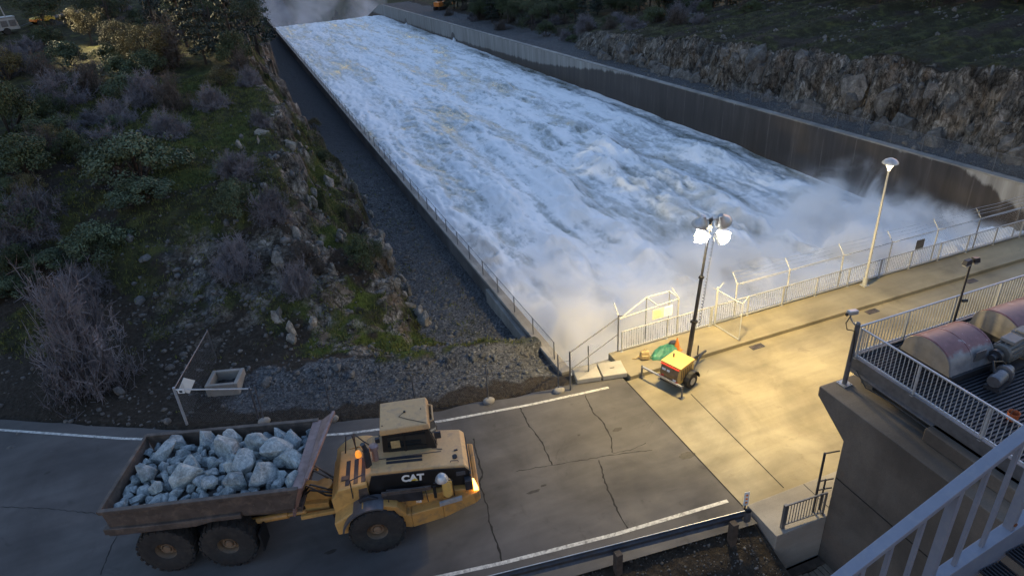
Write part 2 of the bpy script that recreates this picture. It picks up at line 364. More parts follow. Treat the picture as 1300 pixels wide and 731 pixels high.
    dark = np.where(x < 29, sstep(55, 85, y)*strip_m, 0)
    rock = rock*(1-.8*moss) if False else rock
    return z, np.stack([np.clip(grass, 0, 1), np.clip(rock, 0, 1), np.clip(gravel, 0, 1), dark], -1)

def lin(*seg):
    out = []
    for a, b, st in seg:
        n = max(1, int(round((b-a)/st))); out += list(np.linspace(a, b, n, endpoint=False))
    return out+[seg[-1][1]]
gx = np.array(lin((-1500, -400, 150), (-400, -120, 28), (-120, -50, 5), (-50, -26, 1.2), (-26, -12, .5), (-12, XL0+.05, .21)))
gx2 = np.array(lin((XR0+.45, 55.5, .17), (55.5, 66, .42), (66, 90, .9), (90, 150, 5), (150, 420, 27), (420, 1600, 150)))
gy = np.array(lin((-60, 6, 6), (6, 13, .5), (13, 22, 1.2), (22, 62, .21), (62, 90, .36), (90, 140, .7), (140, 270, 1.7), (270, 420, 10), (420, 1700, 120)))
def grid_faces(nx, ny):
    i = np.arange(ny-1)[:, None]*nx+np.arange(nx-1)[None, :]
    return np.stack([i, i+1, i+nx+1, i+nx], -1).reshape(-1, 4)
VV, FF, AA, MM = [], [], [], []; n0 = 0
for xs, keep in ((gx, None), (gx2, None)):
    X, Y = np.meshgrid(xs, gy); Z, A = terrain(X, Y, True)
    VV.append(np.stack([X, Y, Z], -1).reshape(-1, 3)); AA.append(A.reshape(-1, 4)); MM.append(np.asarray(terrain.moss+0*Z).ravel()); FF.append(grid_faces(len(xs), len(gy))+n0); n0 += X.size
# ground between the two, beyond the foot of the chute only, and under the road end
xs = np.array([XL0+.05, 20, 30, 40, XR0+.45]); ys = np.array(lin((352, 420, 12), (420, 1700, 120)))
X, Y = np.meshgrid(xs, ys); Z, A = terrain(X, Y, True); Z = np.minimum(Z, -60+.12*np.maximum(0, np.hypot(X, Y)-750))
VV.append(np.stack([X, Y, Z], -1).reshape(-1, 3)); AA.append(A.reshape(-1, 4)); MM.append(np.asarray(terrain.moss+0*Z).ravel()); FF.append(grid_faces(len(xs), len(ys))+n0); n0 += X.size
xs = np.array(lin((XL0+.05, 12.5, .2))); ys = gy[gy <= 22.95]
X, Y = np.meshgrid(xs, ys); Z, A = terrain(X, Y, True)
VV.append(np.stack([X, Y, Z], -1).reshape(-1, 3)); AA.append(A.reshape(-1, 4)); MM.append(np.asarray(terrain.moss+0*Z).ravel()); FF.append(grid_faces(len(xs), len(ys))+n0); n0 += X.size

m, nt, bs, L = nmat('hillside_ground'); v = objco(nt)
at_ = nd(nt, 'ShaderNodeAttribute', attribute_name='mask'); sp = nd(nt, 'ShaderNodeSeparateColor'); L.new(at_.outputs['Color'], sp.inputs[0])
n1 = noise(nt, .8, 6, .65, v); n2 = noise(nt, 5., 5, .65, v); n3 = noise(nt, 25., 3, .6, v)
soil = ramp(nt, n2, [(.3, (.024, .019, .014)), (.55, (.044, .036, .028)), (.75, (.080, .068, .056))]).outputs[0]
grs = ramp(nt, n1, [(.32, (.026, .025, .015)), (.5, (.040, .039, .020)), (.66, (.088, .088, .032))]).outputs[0]
ma = nd(nt, 'ShaderNodeAttribute', attribute_name='moss'); grs = mixc(nt, ma.outputs['Fac'], grs, ramp(nt, n2, [(.3, (.035, .05, .012)), (.7, (.10, .125, .025))]).outputs[0])
grs = mixc(nt, 1., grs, ramp(nt, n3, [(.3, (.6,)*3), (.7, (1.35,)*3)]).outputs[0], 'MULTIPLY')
vr = nd(nt, 'ShaderNodeMapping', inp={'Scale': (1.25, 1.25, .55), 'Rotation': (.3, .2, .3)}); L.new(v, vr.inputs[0])
rk = ramp(nt, noise(nt, 1.7, 8, .7, vr.outputs[0], .8), [(.32, (.016, .014, .013)), (.43, (.075, .064, .050)), (.56, (.19, .168, .14)), (.68, (.38, .35, .31))]).outputs[0]
rk = mixc(nt, ramp(nt, noise(nt, .45, 4, .6, vr.outputs[0]), [(.5, (0,)*3), (.66, (.5,)*3)]).outputs[0], rk, (.16, .105, .06))
rk = mixc(nt, 1., rk, ramp(nt, noise(nt, .33, 5, .62, v, .8), [(.36, (.38,)*3), (.5, (1.,)*3), (.64, (1.5,)*3)]).outputs[0], 'MULTIPLY')
rk = mixc(nt, ramp(nt, noise(nt, .35, 3, .6, v), [(.52, (0,)*3), (.66, (.5,)*3)]).outputs[0], rk, (.085, .10, .11))
vo = nd(nt, 'ShaderNodeTexVoronoi', inp={'Scale': 13., 'Randomness': 1.}); L.new(v, vo.inputs['Vector'])
gr = ramp(nt, vo.outputs['Color'], [(.1, (.036, .037, .039)), (.5, (.088, .090, .094)), (.85, (.155, .155, .155)), (1., (.30, .29, .275))]).outputs[0]
gr = mixc(nt, ramp(nt, n1, [(.45, (0,)*3), (.7, (.45,)*3)]).outputs[0], gr, (.034, .034, .033))
def edge_mix(mask, lo=.35, hi=.62):
    a = nd(nt, 'ShaderNodeMath', operation='MULTIPLY_ADD', inp={1: .55}); L.new(n2, a.inputs[0]); L.new(mask, a.inputs[2])
    return ramp(nt, a.outputs[0], [(lo+.27, (0,)*3), (hi+.27, (1,)*3)]).outputs[0]
c = mixc(nt, edge_mix(sp.outputs[2], .25, .55), soil, gr)
c = mixc(nt, edge_mix(sp.outputs[0], .2, .6), c, grs)
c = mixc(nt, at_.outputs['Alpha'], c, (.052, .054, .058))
vk = nd(nt, 'ShaderNodeTexVoronoi', feature='DISTANCE_TO_EDGE', inp={'Scale': 1.5, 'Randomness': 1.}); wv = nd(nt, 'ShaderNodeVectorMath', operation='MULTIPLY_ADD'); nz = nd(nt, 'ShaderNodeTexNoise', inp={'Scale': 2., 'Detail': 4}); L.new(v, nz.inputs['Vector']); wv.inputs[1].default_value = (.9, .9, .9); L.new(nz.outputs['Color'], wv.inputs[0]); L.new(vr.outputs[0], wv.inputs[2]); L.new(wv.outputs[0], vk.inputs['Vector'])
ckr = ramp(nt, vk.outputs['Distance'], [(.0, (.22,)*3), (.07, (1.,)*3)]).outputs[0]; rk = mixc(nt, .85, rk, ckr, 'MULTIPLY')
c = mixc(nt, edge_mix(sp.outputs[1], .2, .5), c, rk)
L.new(c, bs.inputs['Base Color']); bs.inputs['Roughness'].default_value = .95; bs.inputs['Specular IOR Level'].default_value = .15
hm = nd(nt, 'ShaderNodeMath', operation='MULTIPLY_ADD', inp={1: .22}); L.new(n3, hm.inputs[0]); L.new(n2, hm.inputs[2])
bump(nt, hm.outputs[0], bs, .9, .18)
MT['terrain'] = m
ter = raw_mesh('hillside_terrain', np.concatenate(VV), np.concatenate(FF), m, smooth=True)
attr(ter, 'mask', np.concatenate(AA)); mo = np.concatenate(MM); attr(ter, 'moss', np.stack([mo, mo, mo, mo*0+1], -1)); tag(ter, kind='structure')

def hit(px, py, t0=8., t1=420.):
    d = ray(px, py); t = np.concatenate([np.arange(t0, 120, .12), np.arange(120, t1, .6)])
    P = CC+d*t[:, None]; z = terrain(P[:, 0], P[:, 1]); k = np.argmax(P[:, 2] < z)
    return Vector(P[k]), t[k]

# ---------------------------------------------------------------- road
def strip_mesh(name, pts, w, z, mat, parent=None, kind='structure'):
    vs = []; fs = []
    for i, p in enumerate(pts):
        a = Vector(pts[max(i-1, 0)]); b = Vector(pts[min(i+1, len(pts)-1)]); t = (b-a).to_2d().normalized(); nrm = Vector((-t.y, t.x))
        ww = w[i] if isinstance(w, (list, tuple)) else w
        vs += [(p[0]+nrm.x*ww/2, p[1]+nrm.y*ww/2, z), (p[0]-nrm.x*ww/2, p[1]-nrm.y*ww/2, z)]
    fs = [(2*i+1, 2*i+3, 2*i+2, 2*i) for i in range(len(pts)-1)]
    me = bpy.data.meshes.new(name); me.from_pydata(vs, [], fs); me.materials.append(mat); o = bpy.data.objects.new(name, me); COL.objects.link(o)
    if parent is not None: o.parent = parent
    elif kind: o['kind'] = kind
    return o
xs = np.linspace(-58, 12.48, 90); vs = []; fs = []
for x in xs:
    lo = 13.35+max(-9.6, min(40, 3-x))*.10; hi = float(Yr(x))+.75+.25*float(fbm(x/1.5, 0.3, 3, 140))*(1-sstep(8, 11, x))
    if x > 10.5: hi = min(hi, 22.0)
    vs += [(x, lo, 0.), (x, hi, 0.)]
me = bpy.data.meshes.new('asphalt_road'); me.from_pydata(vs, [], [(2*i, 2*i+2, 2*i+3, 2*i+1) for i in range(len(xs)-1)]); me.materials.append(MT['asphalt'])
road = bpy.data.objects.new('asphalt_road', me); COL.objects.link(road); road['kind'] = 'structure'
xs = np.linspace(-56, 11.6, 80); strip_mesh('edge_line', [(x, float(Yr(x)), 0) for x in xs], .13, .004, MT['paint_line'])
strip_mesh('edge_line', [(-14, 19.5, 0), (-8, 17.2, 0), (-3, 15.75, 0), (2.06, 14.79, 0), (4.08, 14.45, 0), (8, 13.95, 0), (12.2, 13.62, 0)], .14, .004, MT['paint_line'])
def crack(pix, w=.05, z=.003):
    P = [at(*p) for p in pix]; pts = []
    for a, b in zip(P[:-1], P[1:]):
        n = max(2, int(np.linalg.norm(b-a)/.12))
        for k in range(n):
            q = a+(b-a)*k/n; pts.append((q[0]+random.uniform(-.025, .025), q[1]+random.uniform(-.025, .025), 0))
    pts.append(tuple(P[-1])); strip_mesh('road_crack', pts, [w*random.uniform(.45, 1.25) for _ in pts], z, MT['crack'])
crack([(601, 556), (606, 580), (613, 602), (608, 612), (618, 640), (622, 665), (632, 690), (638, 716)], .07)
crack([(660, 517), (672, 541), (685, 556), (694, 575), (701, 590)], .05)
crack([(743, 502), (752, 522), (765, 535), (776, 556), (777, 574)], .055, .0035)
crack([(760, 583), (768, 612), (780, 640), (792, 662), (801, 675)], .06)
crack([(655, 598), (700, 590), (745, 583), (777, 577), (828, 571)], .03, .0045)
crack([(165, 658), (150, 678), (138, 700), (128, 729)], .035)
crack([(0, 643), (60, 645), (125, 652)], .03)
crack([(777, 575), (800, 571), (820, 562)], .025, .005)
strip_mesh('road_joint', [(12.5, 13.2, 0), (12.5, 21.05, 0)], .05, .006, MT['crack'])
strip_mesh('road_joint', [tuple(at(877, 500)), tuple(at(995, 619))], .035, .006, MT['crack'])
def stain(px, py, rx, ry, sd):
    c = at(px, py); n = 22; vs = [(c[0], c[1], .0045)]
    for k in range(n): t = 2*PI*k/n; w = 1+.45*float(fbm(math.cos(t)*1.3+sd, math.sin(t)*1.3, 3, 600+sd)); vs.append((c[0]+rx*w*math.cos(t), c[1]+ry*w*math.sin(t), .0045))
    me = bpy.data.meshes.new('road_stain'); me.from_pydata(vs, [], [(0, 1+k, 1+(k+1) % n) for k in range(n)]); me.materials.append(MT['stain']); o = bpy.data.objects.new('road_stain', me); COL.objects.link(o); o['kind'] = 'structure'
for i, q in enumerate(((872, 578, .32, .16), (784, 545, .22, .10), (677, 624, .26, .07), (690, 616, .12, .05), (735, 552, .06, .05), (420, 700, .2, .08), (60, 600, .12, .07))): stain(*q, i)

# ---------------------------------------------------------------- bridge
def slab(name, mat, boxes, bevel=.02, kind='structure'):
    b = MB()
    for q in boxes: b.box(*q)
    o = b.build(name, mat, bevel=bevel); o['kind'] = kind; return o
slab('bridge_deck', MT['deck'], [(12.5, 75, 13.08, 21.08, -1.1, 0.)], 0)
slab('bridge_walkway', MT['deck'], [(12.7, 75, 21.08, 23.1, -1.2, .2)], .025)
slab('near_pavement', MT['concrete'], [(12.55, 14.9, 11.6, 13.06, -1.7, .17), (14.92, 30, 11.6, 13.06, -1.7, .17)], .02)
slab('bridge_abutment', MT['concrete'], [(12.5, 13.6, 13.2, 22.9, -12, -1.15), (10.8, 12.66, 22.0, 23.0, -12, -.06)], 0)
for px, py in ((960.5, 439.5), (1110, 397), (1243, 361.5)):
    p = at(px, py); t = thing('drain_grate', 'dark iron drain grate in the gutter ' + {960: 'nearest the light tower', 1110: 'behind the camera post', 1243: 'behind the twin-headed platform lamp'}[int(px)], 'drain grate', (p[0], 20.98-.22, .003), group='gutter drains of the bridge')
    b = MB(); b.box(-.34, .34, -.16, .16, 0, .008); b.build('frame', MT['dark_steel'], t)
    b = MB(); [b.box(-.3+.1*k, -.25+.1*k, -.13, .13, .008, .016) for k in range(6)]; b.build('grating', MT['rust'], t)

# ---------------------------------------------------------------- chute walls
def wall_mesh(ys, x0, x1, depth, top=wall_top):
    vs = []; fs = []
    for y in ys:
        t = float(top(y)); vs += [(x0, y, t-depth), (x1, y, t-depth), (x1, y, t), (x0, y, t)]
    for i in range(len(ys)-1):
        for k in range(4): a = 4*i+k; b = 4*i+(k+1) % 4; fs.append((a, b, b+4, a+4))
    fs += [(0, 1, 2, 3), tuple(4*(len(ys)-1)+k for k in (3, 2, 1, 0))]
    return vs, fs
def wall_material(name, right):
    m, nt, bs, L = nmat(name); v = objco(nt); sx = nd(nt, 'ShaderNodeSeparateXYZ'); L.new(v, sx.inputs[0])
    st = objco(nt, (1., 1., .10)); drip = noise(nt, .9, 6, .7, st); br = noise(nt, .35, 5, .6, v)
    def mth(op, a, b=None, c=None):
        n = nd(nt, 'ShaderNodeMath', operation=op)
        for i, q in enumerate((a, b, c)):
            if q is None: continue
            if hasattr(q, 'links'): L.new(q, n.inputs[i])
            else: n.inputs[i].default_value = q
        return n.outputs[0]
    pale = ramp(nt, drip, [(.3, (.19, .175, .155)), (.55, (.30, .28, .25)), (.75, (.40, .38, .34))]).outputs[0]
    wet = ramp(nt, drip, [(.3, (.036, .027, .020)), (.55, (.062, .047, .036)), (.72, (.10, .08, .064))]).outputs[0]
    if right:
        # wet line: height below the wall crest at which the splash begins
        below = mth('SUBTRACT', mth('MULTIPLY_ADD', sx.outputs[1], -.027, .371), sx.outputs[2])       # metres below crest
        yn = nd(nt, 'ShaderNodeMapRange', inp={'From Min': 20., 'From Max': 240.}); L.new(sx.outputs[1], yn.inputs[0])
        lim = ramp(nt, yn.outputs[0], [(.0, (.7,)*3), (.042, (.34,)*3), (.063, (.0,)*3), (.27, (.0,)*3), (.33, (.14,)*3), (.42, (.46,)*3), (.6, (.58,)*3), (1., (.62,)*3)]).outputs[0]
        lim = mth('ADD', mth('MULTIPLY', lim, 5.5), mth('MULTIPLY', mth('SUBTRACT', drip, .62), 1.5))
        f = mth('MULTIPLY_ADD', mth('SUBTRACT', below, lim), 2.2, .5)
        f = ramp(nt, f, [(.2, (0,)*3), (.8, (1,)*3)]).outputs[0]
        c = mixc(nt, f, pale, wet)
        ln = nd(nt, 'ShaderNodeMath', operation='FRACT'); L.new(mth('MULTIPLY_ADD', sx.outputs[1], 1/3.7, .2), ln.inputs[0])
        seam = mth('MULTIPLY', mth('LESS_THAN', ln.outputs[0], .03), .30)
        L.new(mixc(nt, mth('MULTIPLY', seam, ramp(nt, br, [(.42, (0,)*3), (.6, (1,)*3)]).outputs[0]), c, (.24, .2, .165)), bs.inputs['Base Color'])
        L.new(ramp(nt, f, [(0, (.8,)*3), (1, (.5,)*3)]).outputs[0], bs.inputs['Roughness'])
    else:
        L.new(mixc(nt, ramp(nt, br, [(.4, (0,)*3), (.62, (.8,)*3)]).outputs[0], ramp(nt, drip, [(.3, (.10, .092, .085)), (.7, (.21, .195, .18))]).outputs[0], (.065, .056, .05)), bs.inputs['Base Color']); bs.inputs['Roughness'].default_value = .8
    bump(nt, drip, bs, .2, .03); return m
MT['wallR'] = wall_material('stained_wall_concrete', True); MT['wallL'] = wall_material('wall_concrete', False)
ysw = lin((23.02, 60, 2.), (60, 200, 5), (200, 345, 3))
lw = thing('chute_wall', 'long concrete chute wall beside the dark gravel strip, bordering the rocky slope', 'retaining wall')
b = MB(); b.add(*wall_mesh(ysw, XL0, XL1, 13)); b.build('wall', MT['wallL'], lw)
b = MB(); b.add(*wall_mesh(ysw, XL0-.06, XL1+.04, .16, lambda y: wall_top(y)+.16)); b.build('coping', MT['concrete'], lw, bevel=.02)
b = MB(); vs, fs = [], []
for k, (y0, y1) in enumerate(((23.05, 33.0),)): b.box(XL0-.22, XL0-.004, y0, y1, -3, float(wall_top(y1))-.12)
b.build('buttress', MT['concrete'], lw, bevel=.02)
rw = thing('chute_wall', 'tall dark wet concrete chute wall below the rock cliff, with spouting drains', 'retaining wall')
b = MB(); b.add(*wall_mesh(lin((16, 60, 2.), (60, 200, 5), (200, 345, 3)), XR0, XR0+.6, 14)); b.build('wall', MT['wallR'], rw)
b = MB(); b.add(*wall_mesh(lin((16, 60, 2.), (60, 200, 5), (200, 345, 3)), XR0-.04, XR0+.64, .14, lambda y: wall_top(y)+.14)); b.build('coping', MT['concrete'], rw, bevel=.02)
slab('wall_path', MT['concrete'], [], 0) if False else None
# drains with their jets
MT['jet'] = simple('white_jet', (.75, .78, .8), .5, var=.1)
MT['wetdark'] = simple('wet_shaded_drain_concrete', (.055, .046, .038), .5, var=.3)  # wet tone, with the shade of the openings put into the colour
for i, (px, py) in enumerate(((575, 43), (515, 25), (475, 17))):
    p = atX(px, py, XR0); y = p[1]; zt = p[2]; wz = float(wall_top(y))
    dr = MB(); pts = [(math.cos(t)*1.5, math.sin(t)*1.5) for t in np.linspace(0, PI, 9)]; poly = [(-1.5-4.2, -3.2), (1.5, -3.2)]+pts[:-1]+[(-1.6, -.4), (-3.5, -1.6), (-5.7, -2.2)]
    dr.prism(poly, lambda u, v_, w, y=y, zt=zt: (XR0-w, y-u*1.0, zt-1.2+v_), .004, .05); dr.build('drain_shade_plate', MT['wetdark'], rw)  # dark plate on the wall painting the opening's shade and wet wedge
    j = MB(); j.tube([(XR0-.02-.9*t, y-.6-3.0*t, zt-1.0+.15*t-5.5*t*t) for t in np.linspace(0, 1, 8)], [.22+.75*t for t in np.linspace(0, 1, 8)], 8)
    o = j.build('water_jet', MT['jet'], smooth=True); tag(o, ('nearest', 'middle', 'farthest')[i]+' white jet of water spouting from a drain in the far chute wall', 'water jet', 'jets from the wall drains')

# ---------------------------------------------------------------- water
def water_base(y):
    y = np.asarray(y, float)
    return wall_top(y)-np.interp(y, [15, 24, 30, 40, 60, 90, 140, 250], [6.2, 5.9, 5.6, 5.1, 4.5, 4.2, 3.9, 3.6])
wx = np.linspace(XL1-.02, XR0+.02, 190); wy = np.array(lin((15, 70, .2), (70, 120, .33), (120, 250, .7), (250, 350, 2.5)))
X, Y = np.meshgrid(wx, wy)
wrp = fbm(X/5, Y/9, 3, 201)*2.0; wrp2 = fbm(X/4, Y/8, 3, 205)*2.5
turb = np.exp(-np.maximum(0, Y-24)/17)
amp = .40+.95*turb
b1 = fbm((X+wrp*.6)/2.6, (Y+wrp2)/11., 4, 211); b2 = ridged((X+wrp*.5)/1.3, (Y+wrp2)/4.2, 5, 215); b3 = ridged(X/.62+wrp*.5, Y/1.1+wrp2*.6, 3, 219)-.45
h = amp*(.60*b1+.34*(b2-.45)+.15*b3)
rol = 0; trg = 0
for k, (x0, x1_, a) in enumerate(((15.2, 14.0, .6), (19.5, 22., .7), (25.5, 27.5, .8), (31.5, 34.8, 1.0), (34.5, 40.5, 1.2), (43.5, 44.5, .7))):
    xc = x0+(x1_-x0)*np.clip((Y-25)/110, 0, 1.2)+fbm(Y/14, Y*0+k, 3, 230+k)*2.2
    am = a*(.25+.9*np.clip(fbm(Y/9, Y*0+k*3, 3, 240+k)+.45, 0, 1.3))*(1.25*np.exp(-np.maximum(0, Y-40)/50)+.18)
    trg = trg+.50*am*np.exp(-((X-xc-1.9-.012*Y)/(1.0+.008*Y))**2)*(.4+.6*np.clip(fbm(X/1.2, Y/3, 3, 260+k)+.5, 0, 1))
    rol = rol+am*np.exp(-((X-xc)/(1.15+.01*Y))**2)
h = h+1.35*rol*(.75+.5*b2)
# spray heaps against the far wall and along the bridge
heap = 1.7*np.exp(-((X-44.5)/5.)**2-((Y-28)/7.)**2)*(.55+.8*np.clip(b1+.4, 0, 1.4))+1.3*np.exp(-((Y-25)/5)**2)*(.4+.8*np.clip(b2, 0, 1))
h = h+heap
edge_ = np.minimum(X-XL1, XR0-X); h = h*sstep(-.5, 1.2, edge_)+.25*np.exp(-edge_/1.2)*(.6+b1)
Z = water_base(Y)+h
st = fbm((X+wrp*.7)/4.5, Y/34, 3, 251); st2 = fbm((X+wrp*.4)/1.1, Y/12, 3, 255); foam = .255+.05*sstep(60, 120, Y)+.30*b1+.40*(b2-.45)+.34*b3+.80*st+.50*st2+.50*rol/1.2*np.clip(b2, .2, 1)+.46*turb+.10*heap-trg
m, nt, bs, L = nmat('white_water'); v = objco(nt)
a_ = nd(nt, 'ShaderNodeAttribute', attribute_name='foam'); sp = nd(nt, 'ShaderNodeSeparateColor'); L.new(a_.outputs['Color'], sp.inputs[0])
vm = nd(nt, 'ShaderNodeMapping', inp={'Scale': (1, .38, 1)}); L.new(v, vm.inputs[0])
w1 = noise(nt, .75, 8, .68, vm.outputs[0], 1.2); w2 = noise(nt, 3.2, 6, .7, vm.outputs[0], .8)
q = nd(nt, 'ShaderNodeMath', operation='MULTIPLY_ADD', inp={1: 1.25}); L.new(w1, q.inputs[0]); L.new(sp.outputs[0], q.inputs[2])
q2 = nd(nt, 'ShaderNodeMath', operation='MULTIPLY_ADD', inp={1: .7}); L.new(w2, q2.inputs[0]); L.new(q.outputs[0], q2.inputs[2])
q3 = nd(nt, 'ShaderNodeMath', operation='MULTIPLY', inp={1: .5}); L.new(q2.outputs[0], q3.inputs[0])
c = ramp(nt, q3.outputs[0], [(.30, (.15, .16, .14)), (.46, (.28, .30, .28)), (.60, (.50, .53, .54)), (.74, (.84, .85, .85)), (1., (.93, .93, .93))]).outputs[0]
tn = nd(nt, 'ShaderNodeMath', operation='MULTIPLY', inp={1: .75}); L.new(sp.outputs[1], tn.inputs[0]); c = mixc(nt, tn.outputs[0], c, (.46, .43, .35))
L.new(c, bs.inputs['Base Color']); L.new(ramp(nt, q3.outputs[0], [(.4, (.22,)*3), (.75, (.75,)*3)]).outputs[0], bs.inputs['Roughness'])
bump(nt, q3.outputs[0], bs, .4, .2); MT['water'] = m
wat = raw_mesh('spillway_water', np.stack([X, Y, Z], -1).reshape(-1, 3), grid_faces(len(wx), len(wy)), m, smooth=True)
attr(wat, 'foam', np.stack([foam, np.clip(rol*.8, 0, 1)*sstep(.1, .6, fbm(X/2.2, Y/3.5, 3, 270)+.35)*sstep(26, 32, Y)*(1-sstep(42, 70, Y)), foam, foam*0+1], -1).reshape(-1, 4)); tag(wat, kind='structure')
# river in the valley
m, nt, bs, L = nmat('river_water'); bs.inputs['Base Color'].default_value = (.05, .06, .06, 1); bs.inputs['Roughness'].default_value = .12; bump(nt, noise(nt, .3, 4, .6, objco(nt)), bs, .08, .5)
b = MB(); b.add([(150, 300, -60), (900, 300, -60), (900, 1000, -60), (260, 1000, -60)], [(0, 1, 2, 3)]); o = b.build('river', m); o['kind'] = 'structure'
# ================================================================== RAILINGS AND FENCES
def bar_railing(root, p, q, h, mat, post_every=2.1, gap=.125, z0=.0, foot=.12, rail=.055, name_post='post', cap_lo=True, ends=True):
    p = Vector(p); q = Vector(q); L_ = (q-p).length; d = (q-p)/L_; up = Vector((0, 0, 1))
    b = MB(); b.bar(p+up*h, q+up*h, rail, rail*.8); b.build('top_rail', mat, root, bevel=.006)
    b = MB(); b.bar(p+up*foot, q+up*foot, rail*.8, rail*.7); b.build('bottom_rail', mat, root)
    b = MB(); n = int(L_/gap)
    for k in range(1, n): c = p+d*(L_*k/n); b.bar(c+up*foot, c+up*h, .02, .02, up=d)
    b.build('pickets', mat, root)
    n = max(1, int(round(L_/post_every)))
    for k in range(0 if ends else 1, n+1):
        c = p+d*(L_*k/n); b = MB(); b.bar(c, c+up*(h+.0), rail, rail, up=d); b.box(c.x-.07, c.x+.07, c.y-.05, c.y+.05, c.z-.0, c.z+.015); b.build(name_post, mat, root)
rt = thing('bridge_railing', 'long pale picket railing along the outer edge of the lit bridge walkway', 'railing', (0, 0, .2))
bar_railing(rt, (13.3, 22.92, 0), (18.1, 22.92, 0), 1.08, MT['white_metal']); bar_railing(rt, (18.2, 22.92, 0), (60, 22.92, 0), 1.08, MT['white_metal'])
b = MB(); b.box(18.2, 60, 22.98, 23.06, -.02, .14); b.build('kick_plate', MT['galv'], rt)
ft = thing('security_fence', 'tall wire fence with Y-shaped arms behind the bridge railing', 'fence', (0, 0, .2))
fx = [13.15, 19.55, 22.65, 26.0, 29.2, 32.4, 35.5, 38.6, 41.7, 44.8]
for i, x in enumerate(fx):
    mt_ = MT['dull_steel'] if i == 0 or x > 34 else MT['white_metal']
    b = MB(); b.cyl((x, 23.0, 0), (x, 23.0, 1.95), .035, n=8); pst = b.build('post', mt_, ft)
    b = MB(); b.cyl((x, 23.0, 1.93), (x+.0, 23.42, 2.38), .022, n=6); b.cyl((x, 23., 1.93), (x, 22.62, 2.12), .022, n=6); b.build('barb_arm', mt_, pst)
b = MB()
for dy, z in ((.40, 2.36), (.28, 2.23), (.15, 2.1), (-.2, 2.03), (-.36, 2.11)):
    for a, c in zip(fx[1:-1], fx[2:]): b.tube([(a, 23+dy, z), ((a+c)/2, 23+dy, z-.05), (c, 23+dy, z)], .008, 4)
b.build('barbed_wire', MT['galv'], ft)
b = MB(); b.cyl((19.55, 23.0, 1.9), (44.8, 23.0, 1.9), .02, n=6); b.build('top_tube', MT['white_metal'], ft)
fence_sheet('wire_mesh', [(19.55, 23.0, 0), (44.8, 23.0, 0)], .2, 1.9, chainlink('fine_wire', (.5, .5, .5), .035), ft)
# notice on the fence
p = at(1182, 316, 1.55); t = thing('notice_board', 'small dark square notice hung on the wire fence above the bridge railing', 'sign', (p[0], 22.97, 1.55))
b = MB(); b.box(-.28, .28, -.012, .012, -.26, .26); b.build('panel', MT['sign_dark'], t, bevel=.004)
b = MB(); b.bar((-.25, -.014, .1), (.25, -.014, .1), .01, .03); b.bar((-.2, -.014, -.02), (.2, -.014, -.02), .01, .03); b.bar((-.22, -.014, -.13), (.22, -.014, -.13), .01, .03); b.build('faded_print', MT['dull_steel'], t)

def gate_frame(name, label, loc, rz, w, h, mat, top_arm=None, cross=False):
    t = thing(name, label, 'gate', loc, rz)
    b = MB(); b.cyl((0, 0, 0), (0, 0, h+.15), .035, n=8); b.build('hinge_post', mat, t)
    b = MB(); b.cyl((0, 0, h), (w, 0, h), .026, n=8); b.cyl((0, 0, .06), (w, 0, .06), .026, n=8); b.cyl((w, 0, .06), (w, 0, h), .026, n=8); b.cyl((.05, 0, .06), (.05, 0, h), .026, n=8)
    if cross: b.cyl((0, 0, h*.55), (w, 0, h*.55), .02, n=6)
    b.build('frame', mat, t)
    fence_sheet('wire_mesh', [(.03, 0, 0), (w-.02, 0, 0)], .06, h, MT['mesh'], t)
    b = MB()
    for x in (0.02, w-.02): b.cyl((x, 0, h), (x, .34, h+.32), .018, n=6); b.cyl((x, 0, h), (x, -.28, h+.2), .018, n=6)
    b.build('barb_arm', mat, t); return t
gate_frame('walkway_gate', 'white framed chain-link gate standing across the walkway right of the light mast', (18.35, 22.9, .2), -PI/2+.12, 1.62, 1.95, MT['white_metal'])
# cage-like frame left of the mast, with two notices
g = thing('gate_frame', 'white pipe gate frame at the railing just left of the light mast', 'gate', (15.1, 23.0, .2))
for k, (x, y) in enumerate(((1.2, 0), (1.2, .75), (-.05, .75))):
    b = MB(); b.cyl((x, y, -.3 if y else 0), (x, y, 2.0), .04 if k == 0 else .03, n=8); b.build('post', MT['white_metal'], g)
b = MB()
for a, c in (((1.2, 0, 2.), (1.2, .75, 2.)), ((1.2, .75, 2.), (-.05, .75, 2.)), ((-.05, .75, 2.), (-1.9, .0, 1.75)), ((1.2, 0, 1.98), (-1.95, 0, 1.75)), ((-.05, .75, 2.), (.1, 0, 1.88))): b.cyl(a, c, .03, n=6)
b.build('top_bars', MT['white_metal'], g)
b = MB(); b.cyl((1.2, 0, 2.), (1.0, .3, 2.45), .02, n=6); b.build('barb_arm', MT['white_metal'], g)
fence_sheet('wire_mesh', [(-1.9, 0, 0), (1.2, 0, 0)], 1.1, 1.9, MT['mesh'], g)
for (px, py, col, lab, wd) in ((841, 402, 'sign_cream', 'cream notice plate on the gate frame left of the light mast', .30), (857, 401, 'sign_white', 'white notice plate beside the cream one on the gate frame', .22)):
    p = at(px, py, 1.75); t = thing('notice_plate', lab, 'sign', (p[0], 22.93, 1.72), 0)
    b = MB(); b.box(-wd, wd, -.01, .01, -.26, .26); b.build('plate', MT[col], t, bevel=.003)
    b = MB(); [b.box(-wd*.75, wd*.75*random.uniform(.5, 1), -.016, -.012, z, z+.022) for z in np.arange(-.18, .2, .065)]; b.build('faded_print', MT['canvas'] if col == 'sign_cream' else MT['sign_cream'], t)
